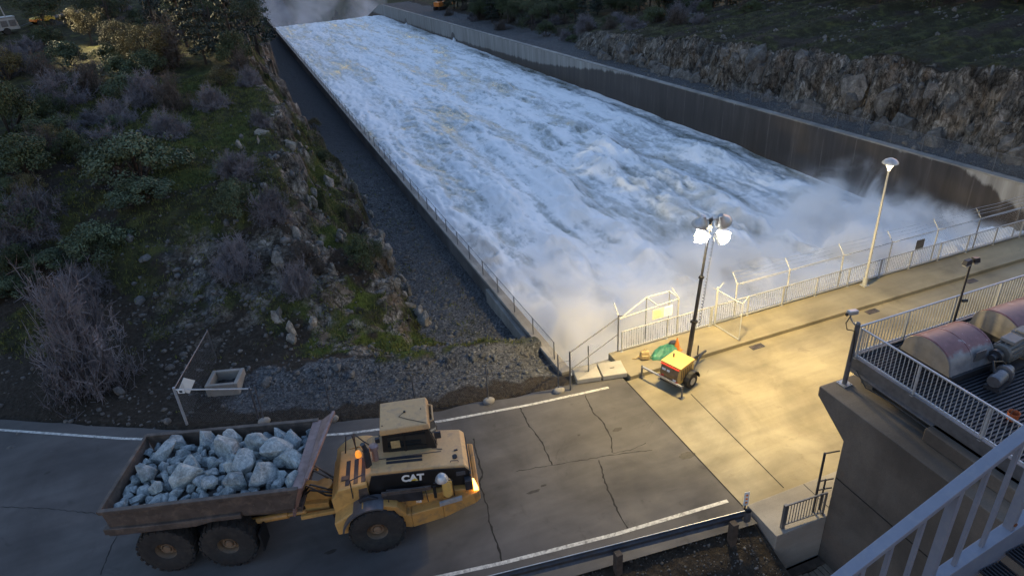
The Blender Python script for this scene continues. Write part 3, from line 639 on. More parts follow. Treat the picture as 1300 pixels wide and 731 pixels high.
# link fence between bridge corner and road fence
t = thing('corner_fence', 'sloping chain-link fence between the bridge corner post and the roadside fence', 'fence', (10.05, 21.6, 0))
E1 = (3.1, 1.4, .2); b = MB(); b.cyl((0, 0, -.1), (0, 0, 2.0), .04, n=8); b.build('post', MT['dull_steel'], t); b = MB(); b.cyl((1.15, .55, -.4), (1.15, .55, 1.6), .03, n=8); b.build('post', MT['dull_steel'], t)
b = MB(); b.cyl((0, 0, 1.95), (3.1, 1.4, 2.05), .028, n=8); b.cyl((0, 0, 1.05), (3.1, 1.4, 1.15), .022, n=8); b.build('rail', MT['dull_steel'], t)
fence_sheet('wire_mesh', [(0, 0, 0), (3.1, 1.4, .1)], .0, 1.95, MT['mesh_dark'], t)
# roadside temporary fence on weighted feet
t = thing('roadside_fence', 'low-visibility chain-link fence on weighted feet along the gravel verge', 'fence', (0, 0, 0))
tp = [(10.05, 21.6), (6.56, 22.4), (3.57, 23.1), (.2, 24.15), (-2.5, 25.3)]
for i, (x, y) in enumerate(tp[1:] + [(9.55, 21.75)]):
    b = MB(); b.cyl((x, y, .05), (x+.02, y, 1.9), .03, n=8); pst = b.build('post', MT['dull_steel'], t)
    b = MB(); b.lathe([(0, .22), (.14, .21), (.21, .15), (.23, .08), (.21, 0)], lambda a, c, w, x=x, y=y: (x+a*1.15, y-.05+c*.8, w), 10); b.build('weighted_foot', MT['concrete'], pst, smooth=True)
b = MB(); b.tube([(10.05, 21.6, 1.55), (8.3, 21.95, 1.38), (6.56, 22.4, 1.5), (5, 22.7, 1.42), (3.57, 23.1, 1.5), (1.9, 23.6, 1.42), (.2, 24.15, 1.5), (-2.5, 25.3, 1.5)], .010, 5); b.build('top_cable', MT['dull_steel'], t)
fence_sheet('wire_mesh', [(x, y, 0) for x, y in tp], .15, 1.85, chainlink('thin_link', (.16, .17, .19), .05), t)
# fence along the crest of the left chute wall
t = thing('wall_fence', 'chain-link fence running along the crest of the near chute wall', 'fence', (0, 0, 0))
ys = lin((24.2, 110, 2.55), (110, 170, 5))
for y in ys:
    z = float(wall_top(y))+.16; b = MB(); b.cyl((XL0+.12, y, z), (XL0+.12, y, z+.95), .028, n=6); b.build('post', MT['dull_steel'], t)
zt = [(XL0+.12, y, float(wall_top(y))+.16) for y in ys]
b = MB(); b.tube([(p[0], p[1], p[2]+.93) for p in zt], .016, 5); b.build('top_tube', MT['dull_steel'], t)
fence_sheet('wire_mesh', zt, .02, .92, MT['mesh_dark'], t)
t = thing('wall_fence', 'chain-link fence along the crest of the far chute wall under the cliff', 'fence', (0, 0, 0))
ys = lin((20, 62, 3.)); zt = [(XR0+.8, y, float(wall_top(y))) for y in ys]
for p in zt: b = MB(); b.cyl(p, (p[0], p[1], p[2]+1.5), .03, n=6); b.build('post', MT['dull_steel'], t)
b = MB(); b.tube([(p[0], p[1], p[2]+1.48) for p in zt], .012, 5); b.build('top_tube', MT['dull_steel'], t)
fence_sheet('wire_mesh', zt, .05, 1.48, MT['mesh_dark'], t)
# hatch slabs
p = at(772, 470, .1)
for k, (dx, lab) in enumerate(((-.58, 'left one of the two rough concrete hatch slabs beside the bridge corner'), (.58, 'right one of the two rough concrete hatch slabs, against the walkway end'))):
    t = thing('hatch_slab', lab, 'concrete slab', (11.68+dx*.98, 22.05-dx*.22, .0), -.22, 'hatch slabs'); b = MB(); b.box(-.55, .55, -.5, .5, .02, .26); b.build('slab', MT['pale_concrete'], t, bevel=.03)
    b = MB(); b.cyl((-.1, 0, .26), (.1, 0, .275), .012, n=6); b.build('lifting_eye', MT['dark_steel'], t)
# ================================================================== LAMP POST on the bridge
t = thing('street_lamp', 'tall slim pale lamp post with a cap-shaped head on the bridge walkway', 'street lamp', (27.4, 22.62, .2))
b = MB(); b.cyl((0, 0, 0), (0, 0, 6.25), .08, .045, n=14); b.build('pole', MT['white_metal'], t, smooth=True)
b = MB(); b.box(-.17, .17, -.17, .17, 0, .05); b.cyl((0, 0, .05), (0, 0, .5), .125, n=14); b.build('base', MT['white_metal'], t, bevel=.01)
b = MB(); b.lathe([(.06, 6.2), (.08, 6.3), (.13, 6.4), (.19, 6.5), (.2, 6.60)], lambda x, y, w: (x, y, w), 20); b.build('globe', MT['globe'], t, smooth=True)
b = MB(); b.lathe([(.2, 6.60), (.37, 6.58), (.36, 6.63), (.26, 6.74), (.1, 6.82), (0, 6.83)], lambda x, y, w: (x, y, w), 20); b.build('cap', MT['galv'], t, smooth=True)
# ================================================================== LIGHT TOWER TRAILER
TR = R(20); t = thing('light_tower', 'yellow mobile light tower trailer with four lit floodlights on its mast', 'light tower', (13.62, 20.07, 0), TR)
b = MB(); SCY = -.30; poly = [(.12, .42), (.06, .80), (.20, 1.17), (1.10, 1.20), (1.18, .9), (1.18, .42)]
b.prism(poly, lambda u, v_, w: (u, SCY+w, v_), -.48, .48); b.build('cabinet', MT['generator'], t, bevel=.03)
b = MB(); b.prism([(.16, 1.18), (.16, 1.24), (1.16, 1.28), (1.16, 1.21)], lambda u, v_, w: (u, SCY+w, v_), -.51, .51); b.build('roof', MT['generator'], t, bevel=.02)
b = MB(); b.hexa([(.085, SCY-.43, .48), (.085, SCY+.43, .48), (.2, SCY+.43, .48), (.2, SCY-.43, .48), (.042, SCY-.43, .80), (.042, SCY+.43, .80), (.2, SCY+.43, .8), (.2, SCY-.43, .8)]); b.build('rear_panel', MT['genpanel'], t)
b = MB(); b.hexa([(.045, SCY-.43, .81), (.045, SCY+.43, .81), (.2, SCY+.43, .81), (.2, SCY-.43, .81), (.155, SCY-.43, 1.1), (.155, SCY+.43, 1.1), (.25, SCY+.43, 1.1), (.25, SCY-.43, 1.1)]); b.build('control_panel', MT['genpanel'], t)
b = MB(); b.box(.10, .165, SCY-.46, SCY+.46, 1.125, 1.165); b.build('red_stripe', MT['red'], t)
b = MB()
for y, z, mw, mk in ((.28, .93, .09, 'sign_white'), (.05, .93, .07, 'sign_white'), (-.05, .64, .11, 'genpanel'), (-.3, .62, .08, 'sign_white'), (.3, .64, .06, 'red')):
    b = MB(); xx = .085-.043*(z-.48)/.32 if z < .8 else .045+.11*(z-.81)/.29
    b.box(xx-.014, xx+.02, SCY+y-mw, SCY+y+mw, z-.05, z+.05); b.build('sticker', MT[mk], t)
b = MB(); [b.box(.25+.13*k, .32+.13*k, SCY-.492, SCY-.484, .6, 1.08) for k in range(6)]; b.build('side_louvres', MT['genpanel'], t)
b = MB(); b.cyl((.7, -.05, 1.24), (.7, -.05, 1.42), .035, n=8); b.build('exhaust', MT['dark_steel'], t)
for s in (-1, 1):
    b = MB(); b.lathe([(.0, .1), (.16, .1), (.2, .08), (.33, .09), (.35, .05), (.35, -.05), (.33, -.09), (0, -.09)], lambda x, y, w, s=s: (.86+x, SCY+s*.58+w, .35+y), 20); w_ = b.build('wheel', MT['rubber'], t, smooth=True)
    b = MB(); b.cyl((.86, SCY+s*.58-.1*1, .35), (.86, SCY+s*.58+.1, .35), .17, n=14); b.build('rim', MT['galv'], w_)
    b = MB(); b.prism([(math.cos(a)*.46, math.sin(a)*.44) for a in np.linspace(0, PI, 9)]+[(math.cos(a)*.42, math.sin(a)*.40) for a in np.linspace(PI, 0, 9)], lambda u, v_, w, s=s: (.86+u, w, .38+v_), SCY+s*.58-.13, SCY+s*.58+.13); b.build('mudguard', MT['black'], t)
    b = MB(); b.bar((0.0, s*1.06, 0.02), (0, s*1.06, .62), .06); b.box(-.1, .1, s*1.06-.1, s*1.06+.1, 0, .03); b.build('jack', MT['dull_steel'], t)
    b = MB(); b.box(.02, .06, SCY+s*.42-.06, SCY+s*.42+.06, .5, .6); b.build('tail_light', MT['red'], t)
b = MB(); b.bar((0, -1.08, .55), (0, 1.08, .55), .07); b.build('outrigger_bar', MT['galv'], t)
b = MB(); b.box(.05, 1.5, SCY-.42, SCY+.42, .34, .418); b.build('chassis', MT['dark_steel'], t)
b = MB(); b.bar((1.2, SCY-.35, .40), (2.6, -.18, .48), .07); b.bar((1.2, SCY+.35, .40), (2.6, -.14, .48), .07); b.bar((2.6, -.16, .48), (2.95, -.16, .5), .08); b.cyl((2.5, -.05, .1), (2.5, -.05, .95), .03, n=8); b.build('tow_bar', MT['dark_steel'], t)
b = MB(); b.box(1.42, 1.62, SCY-.16, SCY+.16, .4, .9); b.build('winch_box', MT['dark_steel'], t)
lean = lambda z: (1.30+.04*z, -.28-.058*z, z)
for nm, z0, z1, w in (('mast_section', .5, 2.9, .14), ('mast_section', 2.8, 5.0, .105), ('mast_section', 4.9, 7.5, .075)):
    b = MB(); b.bar(lean(z0), lean(z1), w, w, up=(1, 0, 0)); o = b.build(nm, MT['dark_steel'], t)
    b = MB(); b.bar(lean(z1-.1), lean(z1+.0), w*1.6, w*1.6, up=(1, 0, 0)); b.build('collar', MT['black'], o)
b = MB(); b.tube([(lean(z)[0]+.22+.045*math.cos(z*42), lean(z)[1]-.12+.045*math.sin(z*42), z) for z in np.arange(2.6, 6.9, .025)], .013, 4); b.build('coiled_cable', MT['black'], t)
top = Vector(lean(7.45)); b = MB(); b.bar(top+Vector((-.35, .25, .0)), top+Vector((.5, -.3, 0)), .05); b.bar(top+Vector((.08, 0, .1)), top+Vector((.05, 0, -.5)), .05); b.build('lamp_bracket', MT['galv'], t)
Mi = Matrix.Rotation(-TR, 3, 'Z')
def floodlight(off, aim, power, beam, ang=150):
    c = top+Vector(off)*1.1; d = (Mi @ Vector(aim)).normalized()
    u = d.cross(Vector((0, 0, 1))).normalized(); w = u.cross(d)
    f = lambda x, y, z: c+u*x+w*y+d*z
    b = MB(); b.lathe([(.0, -.36), (.10, -.35), (.14, -.24), (.25, -.12), (.325, .02), (.33, .06)], f, 20); h = b.build('floodlight', MT['galv'], t, smooth=True)
    b = MB(); b.lathe([(0, .22), (.12, .20), (.21, .14), (.26, .06), (.27, .03)], f, 20); b.build('lens', MT['lamp_on'], h, smooth=True)
    b = MB(); b.lathe([(.27, .02), (.34, .05), (.34, .08), (.27, .05)], f, 20); b.build('rim_ring', MT['galv'], h)
    l = bpy.data.lights.new('floodlight_beam', 'SPOT'); l.energy = power; l.color = (1, .73, .29); l.spot_size = R(ang); l.spot_blend = .7; l.shadow_soft_size = .2
    lo = bpy.data.objects.new('floodlight_beam', l); COL.objects.link(lo); lo.parent = h; lo.matrix_local = Matrix.Translation(c+d*.30) @ (Mi @ Vector(beam)).normalized().to_track_quat('-Z', 'Y').to_matrix().to_4x4()
FP = FLOOD
floodlight((-.34, .18, -.08), (-.15, .25, -1.0), FP*1.4, (-.1, .15, -1.)); floodlight((.42, -.22, -.12), (.6, .2, -1.0), FP*1.7, (.45, .2, -1.0))
floodlight((-.24, .16, -.62), (-.1, -.9, -.9), FP*.35, (-.1, -.9, -.9)); floodlight((.5, -.25, -.78), (.7, -.9, -.9), FP*.6, (.9, -.8, -.9))
# things on the walkway
t = thing('tarpaulin', 'crumpled green tarpaulin lying on the walkway behind the light tower', 'tarpaulin', (15.0, 21.95, .2), .25)
n = 34; X, Y = np.meshgrid(np.linspace(-.85, .85, n), np.linspace(-.42, .42, n)); rr = np.sqrt((X/.85)**2+(Y/.42)**2)+.22*fbm(X*2.1, Y*2.1, 3, 300)
Z = (np.clip(1-rr, 0, 1)**.45)*(.20+.20*ridged(X*2.6, Y*3.2, 4, 305))*sstep(1.02, .8, rr); keep = (rr < 1.02)
F = grid_faces(n, n); F = F[np.all(keep.ravel()[F], axis=1)]; o = raw_mesh('sheet', np.stack([X, Y, Z+.012], -1).reshape(-1, 3), F, MT['tarp'], t, smooth=True)
b = MB(); b.lathe([(0, .22), (.18, .2), (.25, .1), (.2, .0)], lambda x, y, w: (.62+x, .1+y*.8, w+.1), 9); b.build('dark_bundle', MT['dark_steel'], t, smooth=True)
t = thing('canvas_bag', 'tan canvas tool bag with loose straps on the walkway near the bridge corner', 'bag', (13.95, 22.0, .2), -.3)
b = MB(); b.hexa([(-.24, -.16, 0), (.24, -.16, 0), (.24, .16, 0), (-.24, .16, 0), (-.18, -.1, .42), (.18, -.1, .42), (.2, .1, .40), (-.18, .1, .38)]); b.build('body', MT['canvas'], t, bevel=.06)
b = MB(); b.box(-.16, .16, -.22, -.14, .06, .26); b.build('pocket', MT['canvas'], t, bevel=.03)
b = MB(); b.tube([(-.2, 0, .2), (-.4, -.05, .06), (-.55, .05, .02)], .022, 5); b.tube([(.2, 0, .15), (.36, -.1, .03), (.5, -.06, .02)], .022, 5); b.tube([(-.1, 0, .4), (0, 0, .52), (.1, 0, .4)], .018, 5); b.build('strap', MT['canvas'], t)
t = thing('traffic_cone', 'orange pointed cone by the green tarpaulin next to the light tower', 'cone', (15.62, 21.95, .2))
b = MB(); b.lathe([(.03, .62), (.15, .04), (.15, 0)], lambda x, y, w: (x, y, w), 12); b.build('cone', MT['orange'], t, smooth=True); b = MB(); b.box(-.19, .19, -.19, .19, 0, .035); b.build('base', MT['orange'], t)
# ================================================================== GUARDRAIL, MARKER
t = thing('guardrail', 'steel guardrail on dark timber posts along the near edge of the road', 'guardrail', (0, 0, 0))
gp = [(-6, 15.6), (-1.2, 14.35), (3.0, 13.6), (7.4, 13.02), (11.9, 12.45)]
prof = [(0, .78), (-.07, .72), (-.075, .64), (.0, .60), (.0, .52), (-.075, .48), (-.07, .40), (0, .34)]
vs = []; fs = []
for (x, y) in gp:
    for (o_, z) in prof: vs.append((x-o_*.12, y-o_, z))
    for (o_, z) in prof[::-1]: vs.append((x-o_*.12, y-o_-.012, z))
n = 16
for i in range(len(gp)-1):
    for k in range(n): fs.append((i*n+k, i*n+(k+1) % n, (i+1)*n+(k+1) % n, (i+1)*n+k))
b = MB(); b.add(vs, fs+[tuple(range(n)), tuple(range(4*n, 5*n))]); b.build('beam', MT['guard'], t, smooth=True)
b = MB(); b.tube([(x, y+.0, .785) for x, y in gp], .016, 6); b.build('top_edge_highlight', MT['galv'], t)  # paler tube added to paint the bright highlight along the beam's top
b = MB(); b.lathe([(0.16, .34), (.17, .56), (.16, .78)], lambda x, y, w: (12.0+x*.8, 12.4+y*.5, w), 12); b.build('end_terminal', MT['dull_steel'], t, smooth=True)
for x, y in ((-.6, 14.0), (3.2, 13.35), (7.42, 12.78), (11.35, 12.28)):
    b = MB(); b.box(x-.11, x+.11, y-.14, y+.10, -1., .68); b.build('post', MT['wood'], t, bevel=.015)
t = thing('object_marker', 'slim white marker plate with three orange reflectors beside the bridge pavement', 'sign', (12.25, 12.85, 0), R(-12))
b = MB(); b.bar((0, 0, -.2), (.02, 0, .95), .05, .03); b.build('post', MT['dark_steel'], t)
b = MB(); b.box(-.08, .10, -.03, -.015, .52, 1.12); b.build('plate', MT['sign_white'], t, bevel=.003)
for z in (.66, .82, .98): b = MB(); b.cyl((.01, -.032, z), (.01, -.04, z), .045, n=12); b.build('reflector', MT['orange'], t)
# ================================================================== LEFT GATE, INLET BOX
t = thing('barrier_gate', 'pipe barrier gate with leaning posts in front of the concrete inlet box', 'gate', (0, 0, 0))
b = MB(); b.cyl((-5.6, 26.6, 0), (-5.6, 26.6, 1.95), .055, n=10); b.build('post', MT['railblue'], t); b = MB(); b.cyl((-2.7, 25.5, 0), (-2.7, 25.4, 1.8), .045, n=10); b.build('post', MT['dull_steel'], t)
b = MB(); b.cyl((-5.55, 26.6, 1.82), (-2.65, 25.4, 1.72), .035, n=8); b.build('cross_bar', MT['galv'], t)
b = MB(); b.box(-5.5, -5.22, 26.47, 26.49, 1.66, 1.86, rot=Matrix.Rotation(-.4, 3, 'Z')); b.build('plate', MT['sign_white'], t); b = MB(); b.box(-5.42, -5.30, 26.452, 26.46, 1.71, 1.81, rot=Matrix.Rotation(-.4, 3, 'Z'), piv=(-5.36, 26.48, 1.76)); b.build('plate_mark', MT['black'], t)
fence_sheet('wire_mesh', [(-5.6, 26.6, 0), (-2.7, 25.4, 0)], .1, 1.7, chainlink('thin_link2', (.2, .21, .23), .045), t)
t = thing('fence_panel', 'leaning chain-link side panel running up the slope behind the barrier gate', 'fence', (0, 0, 0))
q0 = Vector((-5.6, 26.7, 0)); q1 = Vector((-4.35, 31.2, 0)); zq = [float(terrain(q[0], q[1])) for q in (q0, q1)]
b = MB(); b.cyl((q1.x, q1.y, zq[1]-.2), (q1.x, q1.y, zq[1]+1.7), .035, n=8); b.build('post', MT['dull_steel'], t); b = MB(); b.cyl((q0.x, q0.y, 1.85), (q1.x, q1.y, zq[1]+1.65), .025, n=6); b.build('rail', MT['dull_steel'], t)
fence_sheet('wire_mesh', [(q0.x, q0.y, .05), (q1.x, q1.y, zq[1])], .02, 1.7, MT['mesh_dark'], t)
t = thing('diamond_sign', 'blank white diamond-shaped sign hung on the leaning fence panel', 'sign', (0, 0, 0))
c0 = q0.lerp(q1, .20); c = Vector((c0.x+.04, c0.y-.02, 1.30)); dv = Vector((.80, .60, 0))
b = MB(); b.prism([(0, .42), (.42, 0), (0, -.42), (-.42, 0)], lambda u, v_, w: c+dv*u+Vector((0, 0, v_))+Vector((dv.y, -dv.x, 0))*w, .02, .035); b.build('plate', MT['sign_white'], t)
t = thing('inlet_box', 'open-topped concrete drain inlet box at the foot of the dark slope', 'inlet box', (-3.9, 28.6, 0), -.30)
b = MB(); z1 = .62
for q in ((-.72, -.54, -.62, .62), (.54, .72, -.62, .62), (-.54, .54, -.62, -.46), (-.54, .54, .46, .62)): b.box(q[0], q[1], q[2], q[3], -.4, z1)
b.build('walls', MT['concrete'], t, bevel=.025); b = MB(); b.box(-.54, .54, -.46, .46, -.4, .12); b.build('floor', MT['terrain'], t)
# ================================================================== PIER, PLATFORM
t = thing('concrete_pier', 'massive concrete pier with an overhanging bracket beside the bridge road', 'pier', (0, 0, 0))
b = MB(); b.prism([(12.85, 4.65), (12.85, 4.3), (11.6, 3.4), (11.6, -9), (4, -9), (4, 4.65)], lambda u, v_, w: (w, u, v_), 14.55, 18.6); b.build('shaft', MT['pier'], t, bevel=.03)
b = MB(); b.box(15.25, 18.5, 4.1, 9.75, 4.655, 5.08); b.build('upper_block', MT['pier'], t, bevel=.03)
b = MB(); b.box(14.538, 14.552, 5, 11.55, 1.92, 1.96); b.build('joint_line', MT['crack'], t)
t = thing('hoist_platform', 'raised grating platform carrying the gate hoists on the concrete pier', 'platform', (0, 0, 0))
PZ = 5.45
b = MB(); b.box(15.75, 36, 4.5, 12.75, PZ-.12, PZ-.06); b.build('floor_plate', MT['dark_steel'], t)
b = MB(); [b.box(15.8, 36, y, y+.05, PZ-.058, PZ) for y in np.arange(4.6, 12.7, .115)]; b.build('grating', MT['grating'], t)
b = MB(); b.box(15.62, 15.75, 4.4, 12.88, PZ-.42, PZ+.05); b.box(15.62, 36, 12.75, 12.88, PZ-.42, PZ+.05); b.box(15.5, 15.62, 4.4, 12.86, PZ-.42, PZ-.37); b.build('edge_beam', MT['dull_steel'], t, bevel=.008)
for y in (12.2, 9.2): b = MB(); b.box(15.8, 16.4, y-.2, y+.25, 4.65, PZ-.13); b.build('bearing_block', MT['dull_steel'], t, bevel=.01)
b = MB(); b.tube([(15.45, 12.4, PZ-.2), (15.5, 12.0, PZ-.6), (15.55, 11.2, PZ-.55), (15.45, 9.5, PZ-.5), (15.5, 7.5, PZ-.5)], .02, 5); b.build('conduit', MT['black'], t)
rt = thing('platform_railing', 'grey picket railing round the corner of the hoist platform', 'railing', (0, 0, PZ))
bar_railing(rt, (15.68, 12.82, .0), (36, 12.82, 0), 1.08, MT['railblue'], 2.0, .13); bar_railing(rt, (15.68, 4.4, 0), (15.68, 12.70, 0), 1.08, MT['railblue'], 2.05, .13)
t = thing('camera_pole', 'steel pole with a security camera at the platform corner', 'camera pole', (15.3, 12.6, 4.655))
b = MB(); b.cyl((0, 0, 0), (.04, 0, 2.2), .075, n=14); b.lathe([(.08, 2.2), (.06, 2.25), (0, 2.27)], lambda x, y, w: (x+.04, y, w), 14); b.build('pole', MT['dull_steel'], t, smooth=True)
b = MB(); b.box(-.17, .17, -.17, .17, 0, .03); [b.cyl((x, y, .03), (x, y, .06), .02, n=6) for x in (-.12, .12) for y in (-.12, .12)]; b.build('base_plate', MT['galv'], t)
b = MB(); b.tube([(.04, 0, 2.1), (-.1, .08, 2.25), (-.18, .12, 2.42), (-.2, .12, 2.52)], .025, 6); b.build('bracket', MT['galv'], t)
b = MB(); b.tube([(-.2, .1, 2.5), (-.36, .08, 2.3), (-.34, .02, 2.1), (-.1, -.05, 2.02), (-.05, -.085, 1.6), (-.05, -.085, .9)], .018, 5); b.build('cable', MT['black'], t)
b = MB(); b.box(-.32, .04, .04, .2, 2.52, 2.66, rot=Matrix.Rotation(.15, 3, 'Y')); cm = b.build('camera', MT['galv'], t, bevel=.03); b = MB(); b.cyl((-.33, .12, 2.57), (-.37, .12, 2.56), .05, n=10); b.build('lens', MT['black'], cm)
t = thing('platform_lamp', 'thin dark pole with two small lamp heads rising from the hoist platform railing', 'lamp', (19.62, 12.62, PZ))
b = MB(); b.cyl((0, 0, 0), (0, 0, 2.5), .04, .032, n=10); b.build('pole', MT['dark_steel'], t, smooth=True)
for s in (-1, 1):
    b = MB(); b.hexa([(s*.05, -.09, 2.42), (s*.05+s*.26, -.09, 2.38), (s*.05+s*.26, .09, 2.38), (s*.05, .09, 2.42), (s*.05, -.07, 2.56), (s*.05+s*.22, -.07, 2.54), (s*.05+s*.22, .07, 2.54), (s*.05, .07, 2.56)]); h = b.build('lamp_head', MT['dark_steel'], t, bevel=.01)
    b = MB(); b.box(min(s*.08, s*.28), max(s*.08, s*.28), -.07, .07, 2.34, 2.372); b.build('lens', MT['galv'], h)
b = MB(); b.cyl((.04, -.04, 1.05), (.2, -.1, 1.05), .05, n=8); b.build('junction_box', MT['black'], t)
def drum(x, y0, L_, lab):
    t = thing('hoist_drum', lab, 'hoist drum', (x, y0, PZ), 0, 'hoist drums on the platform')
    pr = [(-.86, .22), (-.80, .42)]+[(math.cos(a)*.80, .42+math.sin(a)*.60) for a in np.linspace(PI*.93, PI*.07, 15)]+[(.80, .42), (.86, .22)]
    b = MB(); b.prism(pr, lambda u, v_, w: (w, u, v_), .0, L_); b.build('cover', MT['red_cover'], t, smooth=True, bevel=.012)
    b = MB(); b.prism([(u*1.0, v_*1.0) for u, v_ in pr], lambda u, v_, w: (w, u*.985, v_*.985), -.02, -.004); b.build('end_plate', MT['endcap'], t)
    for q in (.02, L_*.48, L_-.06): b = MB(); b.prism([(u*1.012, v_*1.008+.002) for u, v_ in pr], lambda u, v_, w: (w, u, v_), q, q+.05); b.build('cover_band', MT['red_cover'], t, smooth=True)
    b = MB(); b.box(L_*.52, L_*.52+.42, -.83, -.815, .46, .78); b.build('access_panel', MT['dull_steel'], t)
    b = MB(); b.box(.02, L_-.02, -.92, .92, .0, .215); b.build('base_frame', MT['dark_steel'], t, bevel=.01)
    b = MB(); b.cyl((L_, 0, .5), (L_+.45, 0, .5), .16, n=14); b.build('shaft', MT['dark_steel'], t, smooth=True)
drum(17.0, 11.45, 1.75, 'whole hoist drum cover with red worn crown in the middle of the platform')
drum(20.05, 11.55, 3.2, 'hoist drum cover cut off by the edge of the picture, beyond the motor')
t = thing('hoist_motor', 'ribbed grey motor and gearbox between the two hoist drums', 'motor', (19.0, 10.55, PZ), .12)
b = MB(); b.lathe([(0, .0), (.26, .0), (.30, .05), (.30, .8), (.26, .86), (0, .86)], lambda x, y, w: (w-.15, x, .52+y), 18); b.build('housing', MT['motor'], t, smooth=True)
b = MB()
for k in range(16):
    a = 2*PI*k/16; b.box(-.05, .6, -.012, .012, .28, .345, rot=None) if False else b.bar((-.05, math.cos(a)*.31, .52+math.sin(a)*.31), (.62, math.cos(a)*.31, .52+math.sin(a)*.31), .03, .05)
b.build('cooling_ribs', MT['motor'], t)
b = MB(); b.box(.7, 1.35, -.34, .34, .1, .86); b.build('gearbox', MT['motor'], t, bevel=.07)
b = MB(); b.box(.0, .5, -.2, .2, .84, .95); b.box(.78, 1.2, -.22, .22, .86, .93); b.build('terminal_box', MT['endcap'], t, bevel=.02)
b = MB(); b.cyl((-.6, 0, .52), (-.15, 0, .52), .11, n=12); b.cyl((-.42, 0, .52), (-.3, 0, .52), .2, n=14); b.build('coupling', MT['dark_steel'], t, smooth=True)
b = MB(); b.box(-.4, 1.4, -.4, .4, 0, .12); b.build('bed_plate', MT['dark_steel'], t)
t = thing('brake_unit', 'small grey cylindrical brake unit lying in front of the hoist motor', 'brake unit', (17.75, 9.85, PZ), .25)
b = MB(); b.lathe([(0, .0), (.17, .0), (.19, .04), (.19, .5), (.15, .55), (.15, .62), (.24, .64), (.24, .74), (.15, .76), (.15, .98), (0, .99)], lambda x, y, w: (w, x, .3+y), 16); b.build('housing', MT['dull_steel'], t, smooth=True)
b = MB(); b.tube([(.2, .1, .45), (.5, .3, .62), (.9, .2, .5), (1.1, .1, .3)], .035, 6); b.build('hose', MT['black'], t); b = MB(); b.box(.0, 1., -.2, .2, 0, .12); b.build('bed_plate', MT['dark_steel'], t)
p = at(1288, 523, PZ+.25); t = thing('bucket', 'small dull red bucket on the platform behind the near white stair rail', 'bucket', (p[0], p[1], PZ)); b = MB(); b.lathe([(0, .02), (.12, 0), (.15, .24), (.14, .24), (.11, .04)], lambda x, y, w: (x, y, w), 14); b.build('body', MT['bucket_red'], t, smooth=True); b = MB(); b.tube([(-.15, 0, .23), (-.1, 0, .33), (.1, 0, .33), (.15, 0, .23)], .008, 4); b.build('handle', MT['dark_steel'], t)
# pavement railing by the pier
rt = thing('pavement_railing', 'short dark picket railing on the concrete pavement beside the pier', 'railing', (0, 0, .17))
bar_railing(rt, (12.95, 11.82, 0), (14.5, 11.72, 0), .98, MT['dull_steel'], 1.45, .105)
b = MB(); b.bar((12.95, 11.82, 0), (12.95, 11.82, 1.02), .12, .09); b.build('end_post', MT['dull_steel'], rt)
t = thing('ladder_rail', 'dark upright pipe rail against the pier above the pavement railing', 'rail', (14.32, 11.95, .17))
b = MB(); b.cyl((0, 0, 0), (0, 0, 2.55), .04, n=8); b.cyl((.25, -.02, 0), (.25, -.02, 1.35), .03, n=8); b.build('upright', MT['dark_steel'], t); b = MB(); [b.cyl((0, 0, z), (.5, -.1, z), .025, n=6) for z in (2.53, 1.35, .95)]; b.build('rung', MT['dark_steel'], t)
t = thing('plank_deck', 'dark weathered plank deck in the shadow below the pavement and pier', 'deck', (0, 0, 0))
for k in range(16): b = MB(); x = 12.75+.205*k; b.box(x, x+.17, 7.2, 11.2+random.uniform(-.05, .05), -1.75, -1.69+random.uniform(0, .012)); b.build('plank', MT['plank'], t) if x < 14.4 else None
b = MB(); b.box(12.65, 14.5, 11.22, 11.5, -1.95, -1.62); b.box(12.5, 12.7, 7.2, 11.4, -2.0, -1.6); b.build('beam', MT['wood'], t)
# ================================================================== FOREGROUND STAIR
def fgp(px, py, Y): d = ray(px, py); return Vector(CC+d*Y/d[1])
FY = 2.3
A0, A1 = fgp(1070, 731, FY), fgp(1300, 551, FY); dr = (A1-A0).normalized(); A0 = A0-dr*1.2; A1 = A1+dr*1.6
t = thing('stair_railing', 'close white stair railing with square balusters in the lower right corner', 'railing', (0, 0, 0))
b = MB(); b.bar(A0, A1, .092, .05); b.build('top_rail', MT['fgrail'], t, bevel=.006)
B0 = fgp(1188, 731, FY); B1 = fgp(1300, 655, FY); ds = (B1-B0).normalized(); B0 = B0-ds*1.2; B1 = B1+ds*1.6
up = Vector((0, 0, 1)); sag = lambda x: B0+(B1-B0)*((x-B0.x)/(B1.x-B0.x)); tp_ = lambda x: A0+(A1-A0)*((x-A0.x)/(A1.x-A0.x))
b = MB(); b.bar(B0-up*.16, B1-up*.16, .10, .30); b.build('stringer', MT['fgrail'], t, bevel=.006)
xs_ = [fgp(px, 660, FY).x for px in (1203,)][0]
for k in range(-7, 12):
    x = xs_+.275*k; w = .075 if k % 3 == 0 else .032
    if x > A1.x-.1 or x < A0.x+.1: continue
    b = MB(); b.bar(sag(x)-up*.02, tp_(x)-up*.02, w, w*.6 if k % 3 == 0 else w, up=(1, 0, 0)); po = b.build('post' if k % 3 == 0 else 'baluster', MT['fgrail'], t, bevel=.003)
    if k % 3 == 0: q = sag(x); b = MB(); b.cyl((q.x, q.y-.03, q.z+.06), (q.x, q.y-.045, q.z+.06), .018, n=8); b.build('rusty_bolt', MT['rustspot'], po)
t = thing('stair_flight', 'dark grating stair treads below the white railing', 'stairs', (0, 0, 0))
for k in range(-6, 12):
    x = xs_+.27*k; q = sag(x); b = MB(); z = q.z-.22
    for j in range(7): b.box(x+.036*j, x+.036*j+.012, FY-1.1, FY-.06, z-.03, z)
    b.box(x, x+.25, FY-.58, FY-.56, z-.025, z-.004); b.build('tread', MT['grating'], t)
q0 = sag(xs_-1.6); q1 = sag(xs_+3.2)
